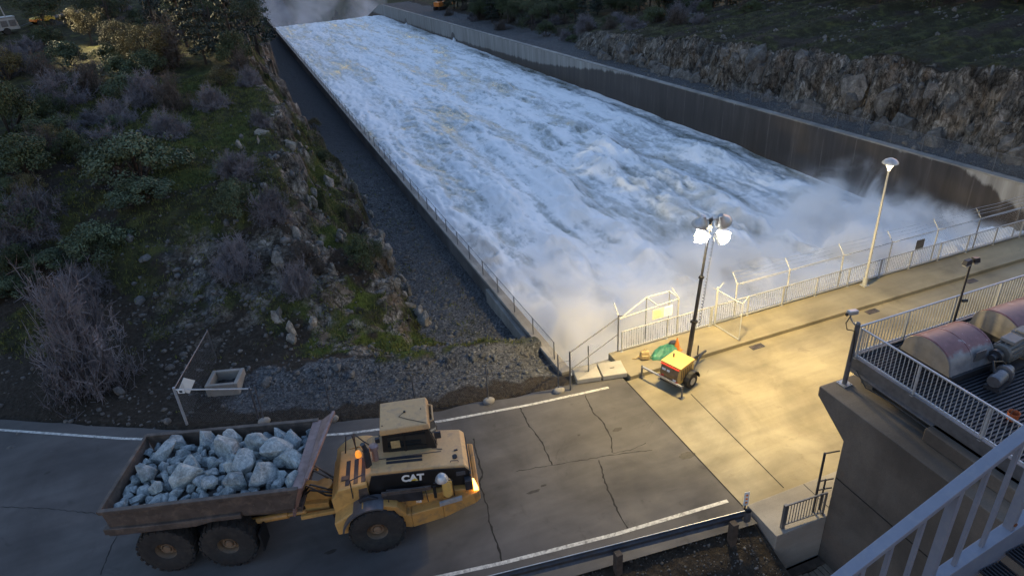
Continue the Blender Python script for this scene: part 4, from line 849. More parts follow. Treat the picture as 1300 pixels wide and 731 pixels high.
b = MB(); b.bar(q0+Vector((0, -1.2, -.16)), q1+Vector((0, -1.2, -.16)), .1, .3); b.build('stringer', MT['dull_steel'], t)
# ================================================================== DUMP TRUCK
BODY = Matrix.Translation((-4.34, 19.81, 0)) @ Matrix.Rotation(R(-18.6), 4, 'Z')
TRAC = BODY.inverted() @ Matrix.Translation((1.02, 18.08, 0)) @ Matrix.Rotation(R(-12.3), 4, 'Z')
I4 = Matrix.Identity(4)
tk = thing('dump_truck', 'yellow articulated dump truck loaded with grey-blue boulders on the road', 'dump truck', (-4.34, 19.81, 0), R(-18.6))
def P_(name, mat, fn, M=I4, parent=None, **kw):
    b = MB(M); fn(b); return b.build(name, MT[mat], parent or tk, **kw)
def wheel(x, s, M):
    y = s*1.28; prof = [(.34, -.30), (.40, -.325), (.64, -.35), (.83, -.335), (.895, -.275), (.905, -.1), (.905, .1), (.895, .275), (.83, .335), (.64, .35), (.40, .325), (.34, .30)]
    w = P_('wheel', 'rim', lambda b: (b.lathe([(0, s*.10), (.12, s*.12), (.17, s*.20), (.2, s*.20), (.22, s*.08), (.34, s*.07), (.37, s*.27), (.41, s*.31), (.43, s*.3), (.43, -s*.3)], lambda a, c, q: (x+a, y+q, .90+c), 28)), M, smooth=True)
    P_('tyre', 'rubber', lambda b: b.lathe([(r, q) for r, q in prof], lambda a, c, q: (x+a, y+q, .90+c), 40), M, w, smooth=True)
    def lugs(b):
        for k in range(22):
            for sd in (-1, 1):
                t = 2*PI*(k+(.5 if sd > 0 else 0))/22; dt = .085
                def f(r, tt, q): return (x+r*math.cos(tt), y+q, .90+r*math.sin(tt))
                b.hexa([f(.85, t-dt, sd*.345), f(.85, t+dt, sd*.345), f(.89, t+dt+.07, sd*.02), f(.89, t-dt+.07, sd*.02), f(.915, t-dt*.9, sd*.34), f(.915, t+dt*.9, sd*.34), f(.94, t+dt+.06, sd*.02), f(.94, t-dt+.08, sd*.02)])
    P_('tread', 'rubber', lugs, M, w)
    P_('hub', 'rim', lambda b: (b.lathe([(.0, s*.235), (.11, s*.23), (.13, s*.19)], lambda a, c, q: (x+a, y+q, .90+c), 18),), M, w)
for x in (-1.0, 1.0):
    for s in (-1, 1): wheel(x, s, I4)
for s in (-1, 1): wheel(0, s, TRAC)
# dump body
XB0, XB1 = -2.22, 3.42; DZ = .30
def hull(b):
    t = .05
    # floor, sides (outer + inner), rear lip
    for s in (-1, 1):
        yr = 1.72; yf = 1.60
        b.hexa([(XB0, s*(yr-t), 1.75), (XB0, s*yr, 1.75), (XB1, s*yf, 2.02), (XB1, s*(yf-t), 2.02), (XB0-.12, s*(yr-t), 2.62), (XB0-.12, s*yr, 2.62), (XB1+.3, s*yf, 2.80), (XB1+.3, s*(yf-t), 2.80)])
        b.hexa([(XB0+.1, s*1.0, 1.32), (XB0+.1, s*1.06, 1.28), (XB1, s*1.06, 1.42), (XB1, s*1.0, 1.46), (XB0, s*(yr-t), 1.78), (XB0, s*yr, 1.75), (XB1, s*yf, 2.02), (XB1, s*(yf-t), 2.05)])
    b.box(XB0+.1, XB1, -1.04, 1.04, 1.30, 1.42)
UPZ = Matrix.Translation((0, 0, DZ))
P_('dump_body', 'rust', hull, UPZ, bevel=.012)
def rim(b):
    for s in (-1, 1):
        b.bar((XB0-.14, s*1.74, 2.66), (XB1+.3, s*1.63, 2.83), .15, .13); b.bar((XB0-.05, s*1.76, 1.86), (XB1-1.6, s*1.70, 2.03), .12, .16)
        for x in (-1.2, .2, 1.6, 2.7): b.bar((x, s*(1.75-.02*x), 1.9), (x, s*(1.73-.02*x), 2.6), .07, .04, up=(1, 0, 0)) if x > 9 else None
    b.bar((XB0-.14, -1.78, 2.66), (XB0-.14, 1.78, 2.66), .11, .12)
P_('rim_rail', 'rust', rim, UPZ, bevel=.015)
P_('tail_wall', 'rust', lambda b: b.hexa([(XB0+.06, -1.0, 1.32), (XB0+.12, -1.0, 1.32), (XB0+.12, 1.0, 1.32), (XB0+.06, 1.0, 1.32), (XB0-.14, -1.70, 2.62), (XB0-.08, -1.70, 2.62), (XB0-.08, 1.70, 2.62), (XB0-.14, 1.70, 2.62)]), UPZ)
P_('tail_bumper', 'rust', lambda b: (b.bar((XB0-.16, -1.80, 1.86), (XB0-.16, 1.80, 1.86), .14, .24), b.hexa([(XB0-.1, -1.82, 1.7), (XB0+2.6, -1.78, 1.78), (XB0+2.6, -1.66, 1.78), (XB0-.1, -1.66, 1.7), (XB0-.1, -1.82, 2.0), (XB0+3.4, -1.78, 2.0), (XB0+3.4, -1.66, 2.0), (XB0-.1, -1.66, 2.0)])), UPZ, bevel=.02)
P_('headboard', 'worn', lambda b: (b.hexa([(XB1-.15, -1.5, 1.6), (XB1-.07, -1.5, 1.55), (XB1-.07, 1.5, 1.55), (XB1-.15, 1.5, 1.6), (XB1+.16, -1.60, 2.86), (XB1+.26, -1.60, 2.80), (XB1+.26, 1.60, 2.80), (XB1+.16, 1.60, 2.86)])), UPZ, bevel=.015)
P_('spill_guard', 'worn', lambda b: (b.hexa([(XB1+.10, -1.62, 2.76), (XB1+.42, -1.62, 2.80), (XB1+.42, 1.62, 2.80), (XB1+.10, 1.62, 2.76), (XB1+.10, -1.62, 2.84), (XB1+.42, -1.62, 2.88), (XB1+.42, 1.62, 2.88), (XB1+.10, 1.62, 2.84)]), b.hexa([(XB1+.42, -1.62, 2.80), (XB1+.58, -1.45, 3.0), (XB1+.88, 1.62, 3.10), (XB1+.42, 1.62, 2.80), (XB1+.42, -1.62, 2.88), (XB1+.56, -1.45, 3.08), (XB1+.86, 1.62, 3.18), (XB1+.42, 1.62, 2.88)])), UPZ, bevel=.015)
P_('headboard_lip', 'worn', lambda b: b.bar((XB1+.58, -1.47, 3.05), (XB1+.88, 1.64, 3.15), .10, .11), UPZ, bevel=.012)
P_('rear_frame', 'dark_steel', lambda b: (b.box(-1.9, 3.3, -.48, -.28, .85, 1.25), b.box(-1.9, 3.3, .28, .48, .85, 1.25), b.box(-1.2, -.8, -1.0, 1.0, .72, 1.0), b.box(.8, 1.2, -1.0, 1.0, .72, 1.0), b.box(-.3, .3, -1.02, 1.02, .75, 1.1)))
for s in (-1, 1): P_('hoist_cylinder', 'yellow', lambda b: (b.cyl((.5, s*.85, 1.0), (2.9, s*.95, 1.42), .12, n=12), b.cyl((2.8, s*.95, 1.4), (3.5, s*.97, 1.52), .07, n=10)), smooth=True)
for s in (-1, 1): P_('mud_flap', 'black', lambda b: b.box(2.05, 2.11, s*1.28-.3, s*1.28+.3, .55, 1.3))
# hitch
P_('hitch', 'orange_yellow', lambda b: (b.box(3.1, 4.1, -.45, .45, .75, 1.3), b.cyl((3.95, 0, .55), (3.95, 0, 1.75), .28, n=14), b.hexa([(3.2, -.3, 1.3), (4.2, -.2, 1.3), (4.2, .2, 1.3), (3.2, .3, 1.3), (3.3, -.2, 1.8), (4.0, -.15, 1.7), (4.0, .15, 1.7), (3.3, .2, 1.8)]), b.bar((3.2, -.75, 1.05), (4.4, -.62, 1.1), .14)), bevel=.02)
P_('hose', 'black', lambda b: [b.tube([(3.2, y, 1.5), (3.6, y*1.2, 1.9+.1*k), (4.1, y, 1.7), (4.5, y*.8, 1.5)], .035, 6) for k, y in enumerate((-.35, -.22, .25, .38, -.5))])
# tractor
T = TRAC
def side_poly(b, poly, y0, y1): b.prism(poly, lambda u, v_, w: (u, w, v_), y0, y1)
P_('front_frame', 'dark_steel', lambda b: (b.box(-1.5, 2.7, -.5, .5, .75, 1.2), b.box(-.25, .25, -1.0, 1.0, .7, 1.05)), T)
def hood(b):
    side_poly(b, [(-.1, 2.05), (-.15, 2.62), (.05, 2.74), (2.0, 2.60), (3.05, 2.45), (3.2, 2.3), (3.2, 2.05)], -.84, 1.0)
P_('hood', 'cabroof', hood, T, bevel=.05)
P_('hood_band', 'black', lambda b: side_poly(b, [(-.12, 2.10), (.05, 2.62), (2.0, 2.50), (3.08, 2.36), (3.215, 2.2), (3.215, 1.62), (2.2, 1.70), (.5, 1.75), (-.4, 1.80)], -.87, 1.02), T, bevel=.012)
for k in range(2): P_('hood_vent', 'dark_steel', lambda b: b.hexa([(.55, -.50+.17*k, 2.69), (1.72, -.50+.17*k, 2.61), (1.72, -.39+.17*k, 2.61), (.55, -.39+.17*k, 2.69), (.55, -.50+.17*k, 2.718), (1.72, -.50+.17*k, 2.635), (1.72, -.39+.17*k, 2.635), (.55, -.39+.17*k, 2.718)]), T)
P_('hood_fittings', 'dark_steel', lambda b: (b.cyl((2.78, -.42, 2.46), (2.76, -.42, 2.52), .10, n=14), b.bar((2.78, -.12, 2.50), (2.90, -.09, 2.49), .05), b.tube([(2.62, -.66, 2.5), (2.64, -.66, 2.57), (2.88, -.66, 2.53), (2.88, -.66, 2.46)], .014, 5), b.tube([(.1, -.25, 2.745), (1.6, -.2, 2.66), (2.35, -.12, 2.56)], .012, 4), b.tube([(2.05, .05, 2.59), (2.4, -.02, 2.56)], .014, 4)), T)
P_('radiator_grille', 'black', lambda b: (b.box(3.19, 3.23, -.95, .95, 1.45, 2.15), [b.box(3.225, 3.25, -.9, .9, z, z+.03) for z in np.arange(1.5, 2.1, .09)]), T)
P_('side_body', 'yellow', lambda b: (side_poly(b, [(.55, 1.0), (.40, 1.62), (1.2, 1.68), (3.1, 1.62), (3.2, 1.5), (3.25, 1.2)], -1.06, 1.06), [b.hexa([(x0, -y0, zb0), (x1, -y1, zb1), (x1, y1, zb1), (x0, y0, zb0), (x0, -y0, zt0), (x1, -y1, zt1), (x1, y1, zt1), (x0, y0, zt0)]) for x0, y0, zb0, zt0, x1, y1, zb1, zt1 in ((.78, 1.44, .78, 1.32, 1.15, 1.44, .68, 1.26), (1.15, 1.44, .68, 1.26, 2.2, 1.38, .82, 1.36), (2.2, 1.38, .82, 1.36, 3.3, 1.24, 1.10, 1.54), (3.3, 1.24, 1.10, 1.54, 3.46, 1.16, 1.18, 1.56))]), T, bevel=.03)
for s in (-1, 1): P_('side_deck', 'yellow', lambda b: side_poly(b, [(-.35, 1.80), (.65, 1.62), (.75, 1.35), (1.0, 1.3), (1.0, 1.4), (.75, 1.75), (.3, 1.9), (-.35, 1.92)], min(s*1.5, s*1.05), max(s*1.5, s*1.05)), T, bevel=.02)
P_('side_panel', 'dark_steel', lambda b: (side_poly(b, [(.35, 1.70), (.32, 2.0), (1.6, 1.98), (1.6, 1.58)], -1.20, -1.12), side_poly(b, [(-.45, 2.0), (-.4, 1.85), (.35, 1.6), (.35, 1.85), (-.1, 2.1)], -1.22, -1.12)), T, bevel=.01)
P_('engine_bay', 'rust', lambda b: (side_poly(b, [(.3, 1.95), (.3, 2.12), (1.9, 2.08), (1.9, 1.95)], -1.18, -1.11), b.bar((.4, -1.2, 2.05), (1.8, -1.2, 2.0), .03)), T)
for s in (-1, 1): P_('mudguard', 'dull_steel', lambda b: b.prism([(1.10*math.cos(a), .90+1.06*math.sin(a)) for a in np.linspace(R(72), R(168), 12)]+[(1.04*math.cos(a), .90+1.0*math.sin(a)) for a in np.linspace(R(168), R(72), 12)], lambda u, v_, w: (u, w, v_), min(s*.98, s*1.64), max(s*.98, s*1.64)), T, smooth=True)
P_('rear_tank', 'orange_yellow', lambda b: (side_poly(b, [(-1.30, 1.35), (-1.32, 1.95), (-1.05, 2.35), (-.12, 2.45), (-.12, 1.35)], -.98, .9), side_poly(b, [(-1.25, .9), (-1.3, 1.4), (-.7, 1.75), (-.35, 1.75), (-.6, 1.2), (-.75, .9)], -1.45, -.9)), T, bevel=.04)
P_('tank_grille', 'dark_steel', lambda b: [b.hexa([(x, -.85, z+.012), (x+.14, -.85, z+.03), (x+.14, .3, z+.03), (x, .3, z+.012), (x, -.85, z+.03), (x+.14, -.85, z+.045), (x+.14, .3, z+.045), (x, .3, z+.03)]) for x, z in ((-.82, 2.36), (-.55, 2.39), (-.30, 2.42))], T)
P_('tank_box', 'rust', lambda b: b.box(-.95, -.72, -.6, -.42, 2.30, 2.42), T)
P_('tank_grille_side', 'rust', lambda b: (b.hexa([(-.12, -.99, 1.7), (-.45, -.99, 1.75), (-.45, -1.01, 1.75), (-.12, -1.01, 1.7), (-.12, -.99, 2.3), (-.40, -.99, 2.28), (-.40, -1.01, 2.28), (-.12, -1.01, 2.3)]),), T)
P_('exhaust', 'dark_steel', lambda b: (b.cyl((-.02, -.42, 2.3), (-.02, -.42, 3.35), .115, n=14), b.cyl((-.02, -.42, 3.35), (-.08, -.42, 3.62), .08, .085, n=12)), T, smooth=True)
P_('air_intake', 'worn', lambda b: (b.cyl((.22, -.22, 2.5), (.22, -.22, 3.15), .1, n=12), b.lathe([(.1, 3.15), (.16, 3.2), (.15, 3.32), (0, 3.36)], lambda x, y, w: (.22+x, -.22+y, w), 12)), T, smooth=True)
P_('beacon', 'beacon', lambda b: b.lathe([(.11, 2.62), (.11, 2.72), (.08, 2.82), (0, 2.85)], lambda x, y, w: (-.38+x, .2+y, w), 12), T, smooth=True)
P_('grab_rail', 'dark_steel', lambda b: (b.tube([(-.9, .75, 2.3), (-.75, .75, 3.1), (-.55, .75, 3.1), (-.5, .75, 2.3)], .022, 5), b.tube([(-.5, .55, 2.4), (-.45, .55, 3.3), (-.2, .5, 3.0), (.05, .4, 2.8)], .022, 5), b.tube([(-.62, -1.05, 2.0), (-.6, -1.05, 2.75), (-.1, -1.05, 2.95)], .022, 5), b.tube([(.5, -1.3, 1.8), (.5, -1.3, 2.35), (1.7, -1.28, 2.2), (1.75, -1.28, 1.55)], .018, 5)), T)
P_('far_fender', 'orange_yellow', lambda b: b.prism([(1.15*math.cos(a)-.1, .95+1.25*math.sin(a)) for a in np.linspace(R(60), R(140), 10)]+[(1.07*math.cos(a)-.1, .95+1.17*math.sin(a)) for a in np.linspace(R(140), R(60), 10)], lambda u, v_, w: (u-.3, w, v_+.2), .95, 1.5), T, smooth=True)
# cab
CX0, CX1, CY0, CY1 = .42, 2.02, .06, 1.52
P_('cab_body', 'black', lambda b: b.hexa([(CX0, CY0, 2.3), (CX1+.28, CY0, 2.3), (CX1+.28, CY1, 2.3), (CX0, CY1, 2.3), (CX0+.08, CY0+.06, 3.45), (CX1, CY0+.06, 3.45), (CX1, CY1-.06, 3.45), (CX0+.08, CY1-.06, 3.45)]), T, bevel=.03)
def glass(b):
    y = lambda z: CY0+.06*(z-2.3)/1.15-.012
    b.hexa([(CX0+.22, y(2.62)+.02, 2.62), (CX1-.08, y(2.62)+.02, 2.62), (CX1-.1, y(3.3)+.02, 3.3), (CX0+.24, y(3.3)+.02, 3.3), (CX0+.22, y(2.62), 2.62), (CX1-.08, y(2.62), 2.62), (CX1-.1, y(3.3), 3.3), (CX0+.24, y(3.3), 3.3)])
    f = lambda z: CX1+.28-.28*(z-2.3)/1.15+.01
    b.hexa([(f(2.55), CY0+.15, 2.55), (f(2.55), CY1-.15, 2.55), (f(3.35), CY1-.15, 3.35), (f(3.35), CY0+.15, 3.35), (f(2.55)+.008, CY0+.15, 2.55), (f(2.55)+.008, CY1-.15, 2.55), (f(3.35)+.008, CY1-.15, 3.35), (f(3.35)+.008, CY0+.15, 3.35)])
P_('window', 'glass', glass, T)
P_('window_divider', 'black', lambda b: b.bar((1.2, CY0+.0, 2.6), (1.2, CY0+.04, 3.35), .05), T)
P_('cab_seat', 'canvas', lambda b: (b.box(.75, 1.05, .045, .06, 2.85, 3.15), ), T)
P_('cab_roof', 'cabroof', lambda b: b.hexa([(CX0+.02, CY0-.02, 3.43), (CX1+.10, CY0-.02, 3.43), (CX1+.10, CY1+.04, 3.43), (CX0+.02, CY1+.04, 3.43), (CX0+.05, CY0+.02, 3.64), (CX1+.02, CY0+.02, 3.64), (CX1+.02, CY1, 3.66), (CX0+.05, CY1, 3.66)]), T, bevel=.035)
P_('roof_aerial', 'black', lambda b: (b.cyl((1.3, .85, 3.64), (1.3, .85, 3.70), .04, n=10), b.tube([(1.26, .83, 3.662), (1.1, .65, 3.655), (1.4, .45, 3.655), (2.0, .12, 3.65)], .010, 4), [b.cyl((x, y, 3.64), (x, y, 3.665), .022, n=6) for x, y in ((.55, .3), (1.85, .9))]), T)
P_('roof_handle', 'cabroof', lambda b: b.tube([(CX1+.08, .35, 3.5), (CX1+.2, .38, 3.52), (CX1+.2, 1.15, 3.54), (CX1+.08, 1.2, 3.54)], .03, 6), T)
P_('mirror', 'dark_steel', lambda b: (b.tube([(2.15, .15, 2.5), (2.3, .15, 3.1)], .02, 5), b.box(2.2, 2.42, .08, .16, 2.95, 3.2)), T)
P_('mirror', 'dark_steel', lambda b: (b.tube([(.36, 1.0, 2.8), (.25, .2, 3.0), (.3, .0, 3.35)], .02, 5), b.box(.28, .42, -.05, .05, 3.25, 3.42)), T)
# front corner: steps, mirror bowl, lamps
P_('front_mirror', 'galv', lambda b: b.lathe([(0, 2.62), (.12, 2.59), (.19, 2.5), (.22, 2.40), (.16, 2.40)], lambda x, y, w: (2.28+x, -1.28+y, w), 16), T, smooth=True)
P_('mirror_arm', 'black', lambda b: (b.tube([(2.3, -1.2, 1.55), (2.3, -1.28, 2.42)], .02, 5), b.tube([(2.62, -1.2, 1.55), (2.6, -1.28, 2.3), (2.3, -1.28, 2.42)], .02, 5), b.tube([(2.0, -1.18, 2.2), (2.3, -1.28, 2.35)], .02, 5), b.bar((2.0, -1.2, 1.6), (2.0, -1.2, 2.1), .1, .05)), T)
P_('air_cleaner', 'generator', lambda b: b.lathe([(.0, 2.30), (.14, 2.28), (.17, 2.18), (.17, 1.7), (.12, 1.62)], lambda x, y, w: (2.42+x, -1.22+y*.8, w), 14), T, smooth=True)
P_('step', 'galv', lambda b: b.hexa([(2.1, -1.44, 1.40), (2.85, -1.44, 1.52), (2.85, -1.36, 1.53), (2.1, -1.36, 1.41), (2.1, -1.42, 1.52), (2.85, -1.42, 1.64), (2.85, -1.34, 1.65), (2.1, -1.34, 1.53)]), T)
P_('headlight', 'dark_steel', lambda b: b.box(3.0, 3.25, -1.14, -.89, 1.62, 2.02), T, bevel=.02); P_('headlight', 'dark_steel', lambda b: b.box(3.0, 3.25, 1.04, 1.14, 1.62, 2.02), T, bevel=.02)
P_('marker_lamp', 'amber', lambda b: (b.hexa([(3.27, -1.14, 1.57), (3.42, -1.15, 1.57), (3.42, -1.0, 1.57), (3.27, -.98, 1.57), (3.26, -1.13, 2.0), (3.31, -1.13, 2.0), (3.31, -1.03, 2.0), (3.26, -1.01, 2.0)])), T)
P_('number_plate', 'dull_steel', lambda b: b.box(2.76, 3.06, -.885, -.868, 2.08, 2.24), T)
# lettering
def lettering(txt, loc, size, mat, rot=(R(90), 0, 0), ext=.004, bold=.0, M=T, shear=0):
    c = bpy.data.curves.new('lettering', 'FONT'); c.body = txt; c.size = size; c.extrude = ext; c.offset = bold; c.space_character = 1.02
    o = bpy.data.objects.new('lettering', c); COL.objects.link(o); c.materials.append(MT[mat]); o.parent = tk
    o.matrix_local = M @ Matrix.Translation(loc) @ Euler(rot).to_matrix().to_4x4(); bpy.context.view_layer.update()
    me = bpy.data.meshes.new_from_object(o.evaluated_get(bpy.context.evaluated_depsgraph_get())); n = bpy.data.objects.new('lettering', me); COL.objects.link(n); n.parent = tk; n.matrix_local = o.matrix_local.copy(); bpy.data.objects.remove(o); n.name = 'lettering'; return n
lettering('CAT', (.98, -.885, 2.215), .36, 'lettering', bold=.018, rot=(R(90), R(4.5), 0))
P_('letter_triangle', 'trim_yellow', lambda b: b.prism([(1.27, 2.20), (1.53, 2.18), (1.40, 2.285)], lambda u, v_, w: (u, w, v_), -.902, -.896), T)
lettering('735', (1.35, -1.205, 1.50), .12, 'lettering', bold=.004)
# glow of the truck's amber beacon on the tank
for loc, e, c_ in (((-.62, -.25, 3.0), TRUCK_GLOW, (1, .5, .15)),):
    l = bpy.data.lights.new('beacon_glow', 'POINT'); l.energy = e; l.color = c_; l.shadow_soft_size = .1
    o = bpy.data.objects.new('beacon_glow', l); COL.objects.link(o); o.parent = tk; o.matrix_local = T @ Matrix.Translation(loc)
# ================================================================== BOULDERS
import bmesh
def rock_mesh(seed, sub=3, planes=9, rough=.03, elong=(1, .8, .7), n=20):
    rg = np.random.default_rng(seed); P = rg.normal(size=(n, 3)); P /= np.linalg.norm(P, axis=1)[:, None]; P *= rg.uniform(.82, 1.08, (n, 1))*np.array(elong)
    bm = bmesh.new(); vs = [bm.verts.new(p) for p in P]; r = bmesh.ops.convex_hull(bm, input=vs)
    bmesh.ops.delete(bm, geom=[v for v in bm.verts if not v.link_faces], context='VERTS')
    bmesh.ops.bevel(bm, geom=list(bm.edges), offset=.035, segments=1, affect='EDGES', clamp_overlap=True)
    bmesh.ops.triangulate(bm, faces=list(bm.faces)); bmesh.ops.subdivide_edges(bm, edges=list(bm.edges), cuts=2, use_grid_fill=True)
    V = np.array([v.co[:] for v in bm.verts]); k = rough*(fbm(V[:, 0]*2.3+seed, V[:, 1]*2.3+V[:, 2]*1.9, 3, seed)*2+fbm(V[:, 0]*6, V[:, 1]*6+V[:, 2]*5, 2, seed+1))
    V = V*(1+k[:, None])
    for v, c in zip(bm.verts, V): v.co = c
    me = bpy.data.meshes.new('boulder'); bm.normal_update(); bm.to_mesh(me); bm.free(); return me
def rock_material(name, lo, mid, hi):
    m, nt, bs, L = nmat(name); v = objco(nt); oi = nd(nt, 'ShaderNodeObjectInfo')
    ad = nd(nt, 'ShaderNodeVectorMath', operation='ADD'); L.new(v, ad.inputs[0]); cm = nd(nt, 'ShaderNodeCombineXYZ'); ml = nd(nt, 'ShaderNodeMath', operation='MULTIPLY', inp={1: 37.}); L.new(oi.outputs['Random'], ml.inputs[0]); L.new(ml.outputs[0], cm.inputs[0]); L.new(cm.outputs[0], ad.inputs[1])
    c = ramp(nt, noise(nt, 1.6, 8, .72, ad.outputs[0], .6), [(.28, lo), (.5, mid), (.7, hi)]).outputs[0]
    c = mixc(nt, 1., c, ramp(nt, noise(nt, 9, 5, .7, ad.outputs[0]), [(.3, (.6,)*3), (.65, (1.15,)*3)]).outputs[0], 'MULTIPLY')
    tone = ramp(nt, oi.outputs['Random'], [(0, (.70, .74, .76)), (.5, (1., 1., 1.)), (1., (1.12, 1.1, 1.05))]).outputs[0]
    L.new(mixc(nt, 1., c, tone, 'MULTIPLY'), bs.inputs['Base Color']); bs.inputs['Roughness'].default_value = .85
    bump(nt, noise(nt, 5, 8, .75, ad.outputs[0]), bs, .6, .08); return m
MT['boulder'] = rock_material('quarry_rock', (.09, .11, .12), (.29, .335, .35), (.52, .56, .57))
MT['fieldstone'] = rock_material('field_stone', (.05, .048, .046), (.11, .105, .10), (.20, .19, .18))
protos = [rock_mesh(100+k, elong=((1, .82, .72), (1, .7, .6), (1, .9, .8), (1, .62, .7))[k % 4], n=(15, 22, 18)[k % 3]) for k in range(12)]
for me in protos: me.materials.append(MT['boulder'])
def put_rock(lx, ly, lz, r, k, rot, label, world=None, mat=None, cat='boulder', group='boulders in the dump truck', stretch=(1, 1, 1), me=None):
    o = bpy.data.objects.new('boulder', me or protos[k % 12]); COL.objects.link(o)
    p = (BODY @ Vector((lx, ly, lz))) if world is None else world
    o.location = p; o.scale = (r*stretch[0], r*stretch[1], r*stretch[2]); o.rotation_euler = rot; tag(o, label, cat, group); return o
BI = BODY.inverted()
# individually placed boulders, from what the photograph shows: (px, py, radius m, squash, label)
named = [
 (211, 577, .42, 'pale pointed boulder near the rear far corner of the truck bed'), (187, 603, .40, 'long slanting boulder against the tail wall of the truck bed'),
 (199, 622, .30, 'small pale boulder at the near rear corner of the truck bed'), (238, 605, .50, 'broad brown-stained boulder against the near rim of the truck bed'),
 (245, 592, .40, 'smooth dome-topped boulder behind the brown-stained one in the bed'), (266, 615, .28, 'upright block-shaped boulder beside the brown-stained boulder'),
 (262, 560, .46, 'wide pale boulder by the far rim of the truck bed, left of centre'), (297, 553, .36, 'rounded pale boulder poking above the far rim of the truck bed'),
 (325, 566, .56, 'largest rounded boulder near the far rim of the truck bed'), (353, 575, .50, 'tall pointed grey boulder in front of the headboard end of the load'),
 (361, 545, .34, 'boulder with a dark underside topmost at the far rim near the headboard'), (372, 563, .36, 'knobbly boulder beside the tall pointed grey one'),
 (372, 588, .44, 'pale rounded boulder below the knobbly boulder near the headboard'), (334, 606, .44, 'long flat-faced boulder near the near rim by the headboard'),
 (375, 612, .42, 'slab-like boulder leaning on the headboard at the near corner'), (302, 613, .36, 'pale faceted boulder on the near rim of the truck bed, right of centre'),
 (288, 572, .50, 'rough pitted boulder in the middle of the load'), (312, 590, .42, 'wedge-shaped boulder right of the pitted one in the load'),
 (222, 597, .24, 'small round boulder left of the dome-topped one'), (228, 563, .34, 'tilted boulder behind the pale pointed one'), (292, 596, .30, 'small pale boulder left of the wedge-shaped one in the load')]
placed = []
for i, (px, py, r, lab) in enumerate(named):
    p = None
    for _ in range(3):
        zz = 2.92+.25*math.exp(-((px-320)/90)**2) if p is None else p.z
        q = Vector(at(px, py, zz)); l = BI @ q
        p = Vector((q.x, q.y, 2.74+.28*math.exp(-((l.x-1.2)/2.2)**2-(l.y/1.4)**2)))
    l = BI @ p; l.y = max(-1.52+r*.6, min(1.55-r*.6, l.y)); l.x = max(-2.3+r*.6, min(3.6-r*.5, l.x))
    put_rock(l.x, l.y, l.z+.12, r*1.24, i*5+1, (random.uniform(-.5, .5), random.uniform(-.5, .5), random.uniform(0, 6.3)), lab); placed.append((l.x, l.y, r))
tries = 0; cnt = 0
while tries < 2500 and cnt < 120:
    tries += 1; x = random.uniform(-2.15, 3.5); y = random.uniform(-1.4, 1.45); r = random.uniform(.17, .34)
    if any(math.hypot(x-a, y-c) < (r+q)*.50 for a, c, q in placed): continue
    placed.append((x, y, r)); cnt += 1
    put_rock(x, y, 2.68+.28*math.exp(-((x-1.2)/2.2)**2-(y/1.4)**2)-.1+r*.3, r*1.1, cnt, (random.uniform(-1, 1), random.uniform(-1, 1), random.uniform(0, 6.3)), 'small grey-blue stone wedged between the large boulders in the truck bed')
b = MB(); 
n = 40; X, Y = np.meshgrid(np.linspace(-2.2, 3.3, n), np.linspace(-1.5, 1.5, 24)); Z = 2.50+.3*np.exp(-((X-1)/2.2)**2-(Y/1.4)**2)+.18*fbm(X*2, Y*2, 3, 400)
o = raw_mesh('crushed_rock', np.stack([X, Y, Z], -1).reshape(-1, 3), grid_faces(n, 24), MT['fieldstone']); o.matrix_world = BODY; tag(o, kind='stuff'); o['label'] = 'crushed stone filling the bottom of the truck bed'; o['category'] = 'crushed rock'  # darker stone colour paints shade into the gaps between boulders
# boulders and stones on the slopes
hp = [(178, 383, .5, 'pale boulder half buried in the dark slope above the bare shrub'), (255, 378, .32, 'small pale boulder on the dark slope above the inlet box, left one'), (273, 372, .36, 'pale boulder on the dark slope above the inlet box, right one'),
 (338, 487, .50, 'tan leaning boulder at the foot of the slope right of the inlet box'), (447, 476, .34, 'blue-grey boulder on the gravel verge edge, next to the grass'), (428, 468, .38, 'blue-grey boulder on the verge behind the truck cab'),
 (570, 460, .42, 'upright yellowish stone slab standing beside the bright grass'), (545, 463, .34, 'pale boulder left of the upright yellowish slab'), (519, 465, .28, 'round pale stone at the foot of the slope above the road bend'), (573, 428, .24, 'pinkish stone on the dark gravel beside the rock face'),
 (355, 402, .55, 'tall grey rock fin on the slope above the verge'), (185, 330, .5, 'flat pale boulder in the stony patch under the green shrub'), (152, 498, .45, 'rounded boulder at the base of the large bare shrub'), (124, 312, .4, 'flat pale boulder left of the stony patch'), (668, 452, .30, 'red-brown stone on the gravel strip near the corner of the wall')]
for i, (px, py, r, lab) in enumerate(hp):
    p, t_ = hit(px, py); me = protos[(i*4+2) % 12]
    o = put_rock(0, 0, 0, r*.82, i, (random.uniform(-.3, .3), random.uniform(-.3, .3), random.uniform(0, 6)), lab, world=p+Vector((0, 0, r*.15)), group=None, stretch=(.55, .5, 1.6) if 'slab' in lab or 'fin' in lab else (1, 1, .8), me=rock_mesh(300+i, 2)); o.data.materials.append(MT['fieldstone'])
MT['outcrop'] = rock_material('outcrop_rock', (.07, .06, .048), (.22, .19, .155), (.40, .365, .315)); MT['cliff_block'] = rock_material('cliff_rock', (.035, .032, .030), (.13, .118, .105), (.27, .25, .225))
fins = [rock_mesh(500+k, elong=((.34, .9, 1.2), (.5, 1.1, .9), (.28, .7, 1.4), (.45, .8, 1.0))[k % 4], rough=.06, n=26) for k in range(6)]; blocks = [rock_mesh(520+k, elong=((1., .8, 1.2), (.8, 1., 1.5), (1, .6, 1.0))[k % 3], rough=.07, n=28) for k in range(6)]
for me in fins: me.materials.append(MT['outcrop'])
for me in blocks: me.materials.append(MT['cliff_block'])
